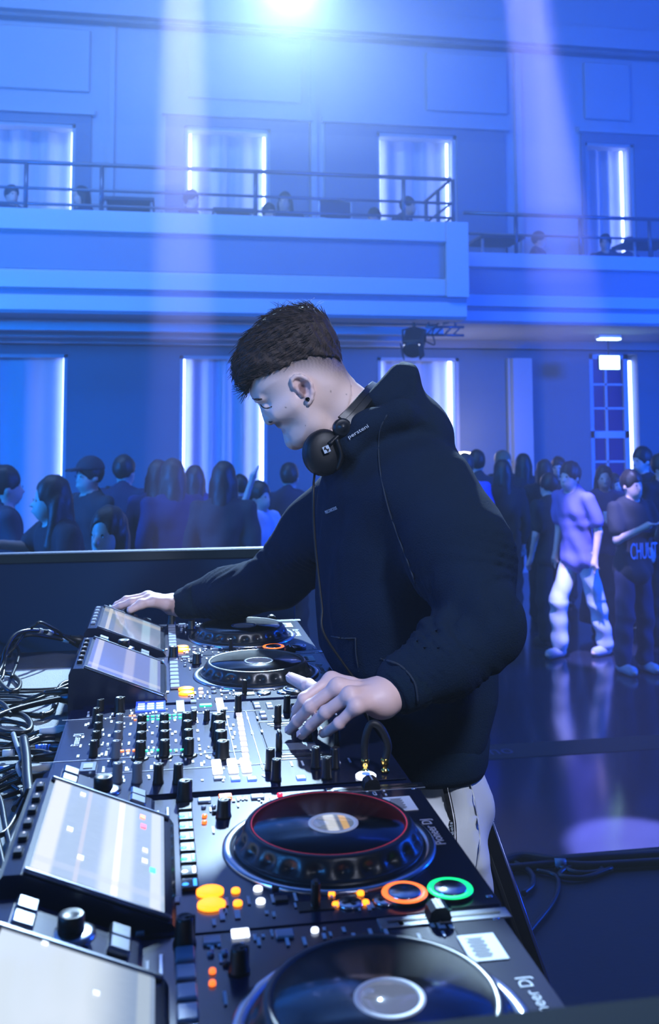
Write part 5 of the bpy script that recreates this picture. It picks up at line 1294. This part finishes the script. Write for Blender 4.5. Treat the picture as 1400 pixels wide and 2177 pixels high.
# balcony furniture
TBM = mat('balcony_table_dark', rgb(60, 66, 80), .5); CHM = mat('chair_frame_pale', rgb(185, 190, 200), .35, .4)
def btable(u0, u1, v, Y, label):
    a, c = atY(u0, v, Y), atY(u1, v, Y); t = thing('cafe_table', label, 'table', ((a.x + c.x) / 2, Y + .3, BFL), 0, 'balcony tables'); w = c.x - a.x; hh = a.z - BFL
    MB().box((0, 0, hh - .02), (w, .6, .04), .006).put('table_top', TBM, t)
    for sx in (-1, 1):
        for sy in (-1, 1): MB().tube([(sx * (w / 2 - .03), sy * .26, 0), (sx * (w / 2 - .03), sy * .26, hh - .04)], .018, 6).put('leg', CHM, t)
btable(218, 328, 416, YF + .7, 'pale-legged table on the balcony left of the second window'); btable(452, 540, 440, YF + 1.35, 'dark low table before the second lit balcony window')
btable(1022, 1116, 498, YR + .5, 'table on the right balcony just past the corner'); btable(1346, 1440, 506, YR + .4, 'table at the right end of the right balcony')
def bchair(u, v, Y, rz, label):
    p = atY(u, v, Y); t = thing('cafe_chair', label, 'chair', (p.x, Y, BFL), math.radians(rz), 'balcony chairs'); hh = max(.78, min(.95, p.z - BFL))
    MB().box((0, 0, .45), (.42, .42, .03), .008).put('seat', TBM, t)
    MB().box((0, .2, hh - .1), (.40, .02, .2), .01).put('backrest', TBM, t)
    for sx in (-1, 1):
        MB().tube(spline([(sx * .2, .22, 0), (sx * .2, .2, .45), (sx * .2, .21, hh), ], 4), .013, 6).put('leg', CHM, t); MB().tube([(sx * .2, -.2, 0), (sx * .2, -.19, .45)], .013, 6).put('leg', CHM, t)
bchair(692, 424, YF + .6, 200, 'chair with pale frame on the balcony between two windows'); bchair(742, 430, YF + 1.7, 160, 'pale chair left of the third balcony window')
bchair(362, 424, YF + 1.5, 120, 'chair beside the pale-legged balcony table'); bchair(100, 430, YF + 1.75, 180, 'chair at the first lit balcony window'); bchair(1006, 500, YR + 1.4, 90, 'chair beside the balcony corner')
# ================================================================ CABLES ON THE TABLE AND THINGS ON THE STAGE
CBL = mat('cable_black', rgb(14, 18, 28), .36, spec=.4); CBG = mat('cable_grey', rgb(120, 128, 140), .4); CBB = mat('plug_blue', rgb(50, 110, 225), .4)
rc = random.Random(12)
PLUG = mat('plug_black', rgb(15, 16, 20), .4); PLW = mat('plug_white', rgb(190, 195, 200), .45)
def cable(px, r=.0035, lift=.004, label=None, m=CBL, sleeves=(), plug=None, group=None, zs=None):
    """px: picture trace of a cable lying on the table (lift above the cloth per point)"""
    pts = []
    for i, (u, v) in enumerate(px):
        l = (zs[i] if zs else lift) + r
        pts.append(atZ(u, v, TZ + l))
    c = thing('cable', label, 'cable', pts[0], 0, group); o = pts[0].copy()
    L = [p - o for p in pts]; S_ = spline(L, 7)
    MB().tube(S_, r, 7).put('cable_sheath', m, c)
    for (t, w, mm) in sleeves:
        i = int(t * (len(S_) - 2)); d = (S_[i + 1] - S_[i]).normalized(); MB().tube([S_[i] - d * w / 2, S_[i] + d * w / 2], r * 1.25, 8).put('cable_tag', mm, c)
    if plug:
        d = (S_[-1] - S_[-2]).normalized(); e = S_[-1]
        MB().tube([e - d * .03, e - d * .012, e - d * .008, e + d * .012], [r * 1.3, r * 1.9, r * 2.4, r * 2.4], 10).put('plug', plug, c)
    return c
W1 = mat('cable_tag_white', rgb(215, 220, 226), .5)
cable([(-30, 1470), (2, 1422), (12, 1384), (30, 1352), (57, 1341), (90, 1342), (126, 1350), (172, 1362)], .005, 0, 'thick black cable arching behind the far player, pale tag near its plug', sleeves=[(.80, .02, W1), (.72, .012, CBG)], plug=PLUG, zs=[.0, .02, .05, .075, .08, .07, .05, .03])
cable([(-30, 1420), (0, 1400), (14, 1372), (40, 1356), (70, 1350), (110, 1356), (140, 1362), (176, 1374)], .004, 0, 'black cable under the arching one behind the far player', sleeves=[(.88, .02, W1)], plug=PLUG, zs=[0, .01, .03, .05, .055, .04, .03, .02])
cable([(-20, 1382), (0, 1352), (18, 1354), (28, 1370), (20, 1395)], .004, .01, 'short dark cable end at the far left of the tables')
cable([(-10, 1455), (6, 1438), (12, 1398), (33, 1374), (54, 1344), (72, 1330), (88, 1324), (120, 1340), (134, 1352), (160, 1368)], .0036, 0, 'thin blue-black cable rising highest in the tangle by the far player', zs=[0, .01, .03, .05, .075, .09, .095, .07, .05, .03])
cable([(24, 1440), (36, 1410), (40, 1385), (30, 1360), (46, 1350)], .0036, .02, 'short loop hanging from the arching cables')
cable([(-20, 1428), (0, 1431), (24, 1434), (42, 1450), (38, 1466), (22, 1470), (6, 1458), (-6, 1440)], .0048, .004, 'round loop of thick black cable on the pale cloth at the left edge')
ORD = ('farthest', 'second', 'third', 'fourth', 'fifth', 'sixth', 'seventh', 'last')
def many(paths, label, group, **k):
    for i, p in enumerate(paths): cable(p, label=label % ORD[i], group=group, **k)
many([[(-20, 1464), (60, 1466), (120, 1463), (164, 1456)], [(-20, 1470), (50, 1472), (110, 1468), (162, 1461)], [(-20, 1482), (30, 1482), (70, 1490), (118, 1484), (160, 1470)], [(-20, 1487), (40, 1489), (90, 1487), (140, 1476), (162, 1466)], [(-20, 1476), (36, 1478), (80, 1484)]],
     '%s from the far end of the thin parallel dark cables on the pale cloth', 'parallel thin cables', r=.0026, lift=.002)
cable([(-20, 1500), (0, 1494), (60, 1491), (99, 1478), (126, 1464), (164, 1448)], .0038, .014, 'black cable with a long white tag leading to the third player', sleeves=[(.68, .016, W1), (.75, .014, W1)], plug=PLUG)
cable([(-20, 1530), (18, 1513), (75, 1497), (132, 1486), (158, 1487)], .0058, .02, 'thick grey-black cable ending in a chunky black plug at the mixer corner', sleeves=[(.86, .014, W1)], plug=PLUG)
cable([(-20, 1500), (0, 1506), (18, 1512), (60, 1520), (99, 1519), (117, 1502), (123, 1472), (132, 1455), (164, 1444)], .0052, .006, 'thick black cable bending sharply upwards beside the mixer', sleeves=[(.48, .008, PLUG)])
cable([(-20, 1512), (0, 1517), (45, 1520), (65, 1538), (58, 1556), (18, 1558), (-10, 1550)], .0054, .012, 'wide flat loop of thick black cable at the left edge beside the mixer')
cable([(-20, 1540), (10, 1534), (50, 1541), (74, 1560), (60, 1574), (20, 1570), (-20, 1560)], .0036, .004, 'thin loop under the wide flat loop')
cable([(-10, 1488), (10, 1500), (22, 1520)], .0046, .02, 'short cable piece crossing over the loops at the left edge')
cable([(56, 1582), (90, 1569), (129, 1566), (152, 1567)], .0056, .02, 'black cable curving into the mixer back above the blue plug', plug=PLUG)
c_ = cable([(-20, 1598), (0, 1595), (60, 1592), (96, 1588), (142, 1592)], .004, .02, 'cable with a ribbed bright blue plug boot at the mixer back', plug=PLUG, sleeves=[(.70, .010, CBB), (.76, .008, CBB), (.81, .008, CBB), (.86, .008, CBB), (.91, .008, CBB)])
cable([(-20, 1606), (0, 1602), (75, 1598), (104, 1605), (112, 1626), (84, 1659), (52, 1690), (30, 1720)], .0046, .016, 'shiny black cable looping down towards the near player display', sleeves=[(.2, .02, W1)])
cable([(28, 1560), (36, 1585), (46, 1614), (38, 1632), (56, 1668), (62, 1690)], .004, .03, 'pale grey cable hanging crooked beside the upright one', m=CBG)
cable([(50, 1570), (56, 1610), (58, 1650), (62, 1690)], .0075, .04, 'straight thick dark cable running towards the camera')
cable([(-20, 1640), (14, 1634), (30, 1630), (60, 1640), (120, 1636)], .004, .008, 'dark cable with a light blue sleeve at the left edge', sleeves=[(.22, .02, CBB)])
many(sorted([[(-20, 1580), (30, 1584), (70, 1600), (120, 1612)], [(-20, 1615), (40, 1612), (90, 1618), (140, 1610)], [(-20, 1625), (30, 1650), (70, 1648), (110, 1655)], [(-20, 1660), (20, 1656), (60, 1668)], [(-20, 1568), (20, 1566), (60, 1580), (130, 1580)], [(-20, 1648), (20, 1668), (50, 1690), (30, 1720)], [(-20, 1690), (10, 1676), (40, 1664), (100, 1640)], [(-20, 1700), (20, 1690), (60, 1676)]], key=lambda q: q[0][1]),
     '%s of the tangled dark cables left of the mixer, counted from the far side', 'tangled cables behind the mixer', r=.0036, lift=.004)
for (u, v, mm) in ((148, 1551, PLW), (140, 1608, PLUG), (128, 1632, PLW), (118, 1650, PLUG), (150, 1470, PLUG)):
    p = atZ(u, v, TZ + .035); c = thing('audio_plug', {1551: 'pale plug in the mixer back', 1608: 'black plug under the blue one', 1632: 'cream plug low at the mixer back', 1650: 'black knurled plug nearest the near player', 1470: 'bulky black plug behind the third player'}[v], 'plug', p)
    MB().lathe([(.004, -.05), (.0055, -.045), (.0075, -.02), (.0085, -.018), (.0085, 0), (.006, .002)], 14, (0, 0, 0), (0, PI / 2, 0)).put('plug_shell', mm, c)
    MB().tube(spline([(-.048, 0, 0), (-.08, .005, -.012), (-.13, rc.uniform(-.03, .03), -.03), (-.2, rc.uniform(-.05, .05), -.031)], 5), .0035, 6).put('cable_sheath', CBL, c)
# near the camera, left edge: a hanging run behind the two near players
many([[(-25, 1660), (0, 1700), (12, 1760), (30, 1830), (48, 1900)], [(-25, 1720), (-5, 1790), (10, 1860), (24, 1950)], [(52, 1700), (30, 1742), (10, 1770), (-20, 1780)], [(60, 1706), (36, 1760), (20, 1800), (8, 1880)], [(-25, 1830), (0, 1860), (14, 1900)]],
     '%s of the blurred cables hanging at the left edge behind the near player', 'blurred near cables', r=.0042, lift=.02)
# leaning grooved case behind his leg
a, b_ = atY(1052, 1752, 2.02), atY(1146, 2024, 2.02); d = (b_ - a).normalized(); bot = a + d * (a.z / -d.z)
cs = thing('equipment_case', 'black grooved case leaning behind his pale trouser leg', 'case', (bot.x - .12, 2.1, 0))
L_ = cs.location; wv = Vector((-.22, 0, 0))
q = [a, bot, bot + wv, a + wv]
CASEM = mat('case_black', rgb(12, 13, 20), .75, spec=.15)
MB().prism([(p.x - L_.x, p.z) for p in q], 1, -.06, .10).put('case_shell', CASEM, cs)
for k in range(9):
    t = .03 + k * .022
    MB().tube([Vector((a.x - L_.x - t, -.062, a.z - .01)), Vector((bot.x - L_.x - t, -.062, .01))], .005, 5).put('groove_rib', CASEM, cs)
MB().tube([Vector((a.x - L_.x + .001, -.06, a.z)), Vector((bot.x - L_.x + .001, -.06, .0))], .004, 6).put('edge_profile', mat('case_edge', rgb(60, 70, 110), .25, .6), cs)
# cables lying along the stage edge
def floor_cable(px, r, label, tags=()):
    pts = [atZ(u, v, r * 1.05) for u, v in px]; c = thing('floor_cable', label, 'cable', pts[0]); S_ = spline([p - pts[0] for p in pts], 8)
    MB().tube(S_, r, 7).put('cable_sheath', CBL, c)
    for t in tags: i = int(t * len(S_)); dd = (S_[i + 1] - S_[i]).normalized(); MB().tube([S_[i] - dd * .02, S_[i] + dd * .02], r * 1.3, 8).put('cable_tag', CBG, c)
floor_cable([(1060, 1834), (1110, 1822), (1180, 1830), (1250, 1826), (1330, 1822), (1430, 1816)], .018, 'thick black cable run along the stage edge')
floor_cable([(1075, 1846), (1140, 1840), (1190, 1836), (1240, 1840), (1300, 1838), (1430, 1830)], .014, 'black cable beside the thick run at the stage edge, small tag', (.4,))
floor_cable([(1140, 1850), (1180, 1862), (1186, 1890), (1170, 1925), (1138, 1965), (1100, 2010)], .008, 'thin cable curling from the stage edge towards the booth')
floor_cable([(1180, 1838), (1230, 1856), (1280, 1850), (1250, 1838), (1205, 1846), (1190, 1862), (1240, 1866), (1300, 1846)], .009, 'coiled cable in the middle of the stage edge tangle', (.5,))
floor_cable([(1085, 1830), (1125, 1852), (1132, 1880), (1112, 1900)], .010, 'short cable hanging into the dark by the grooved case')
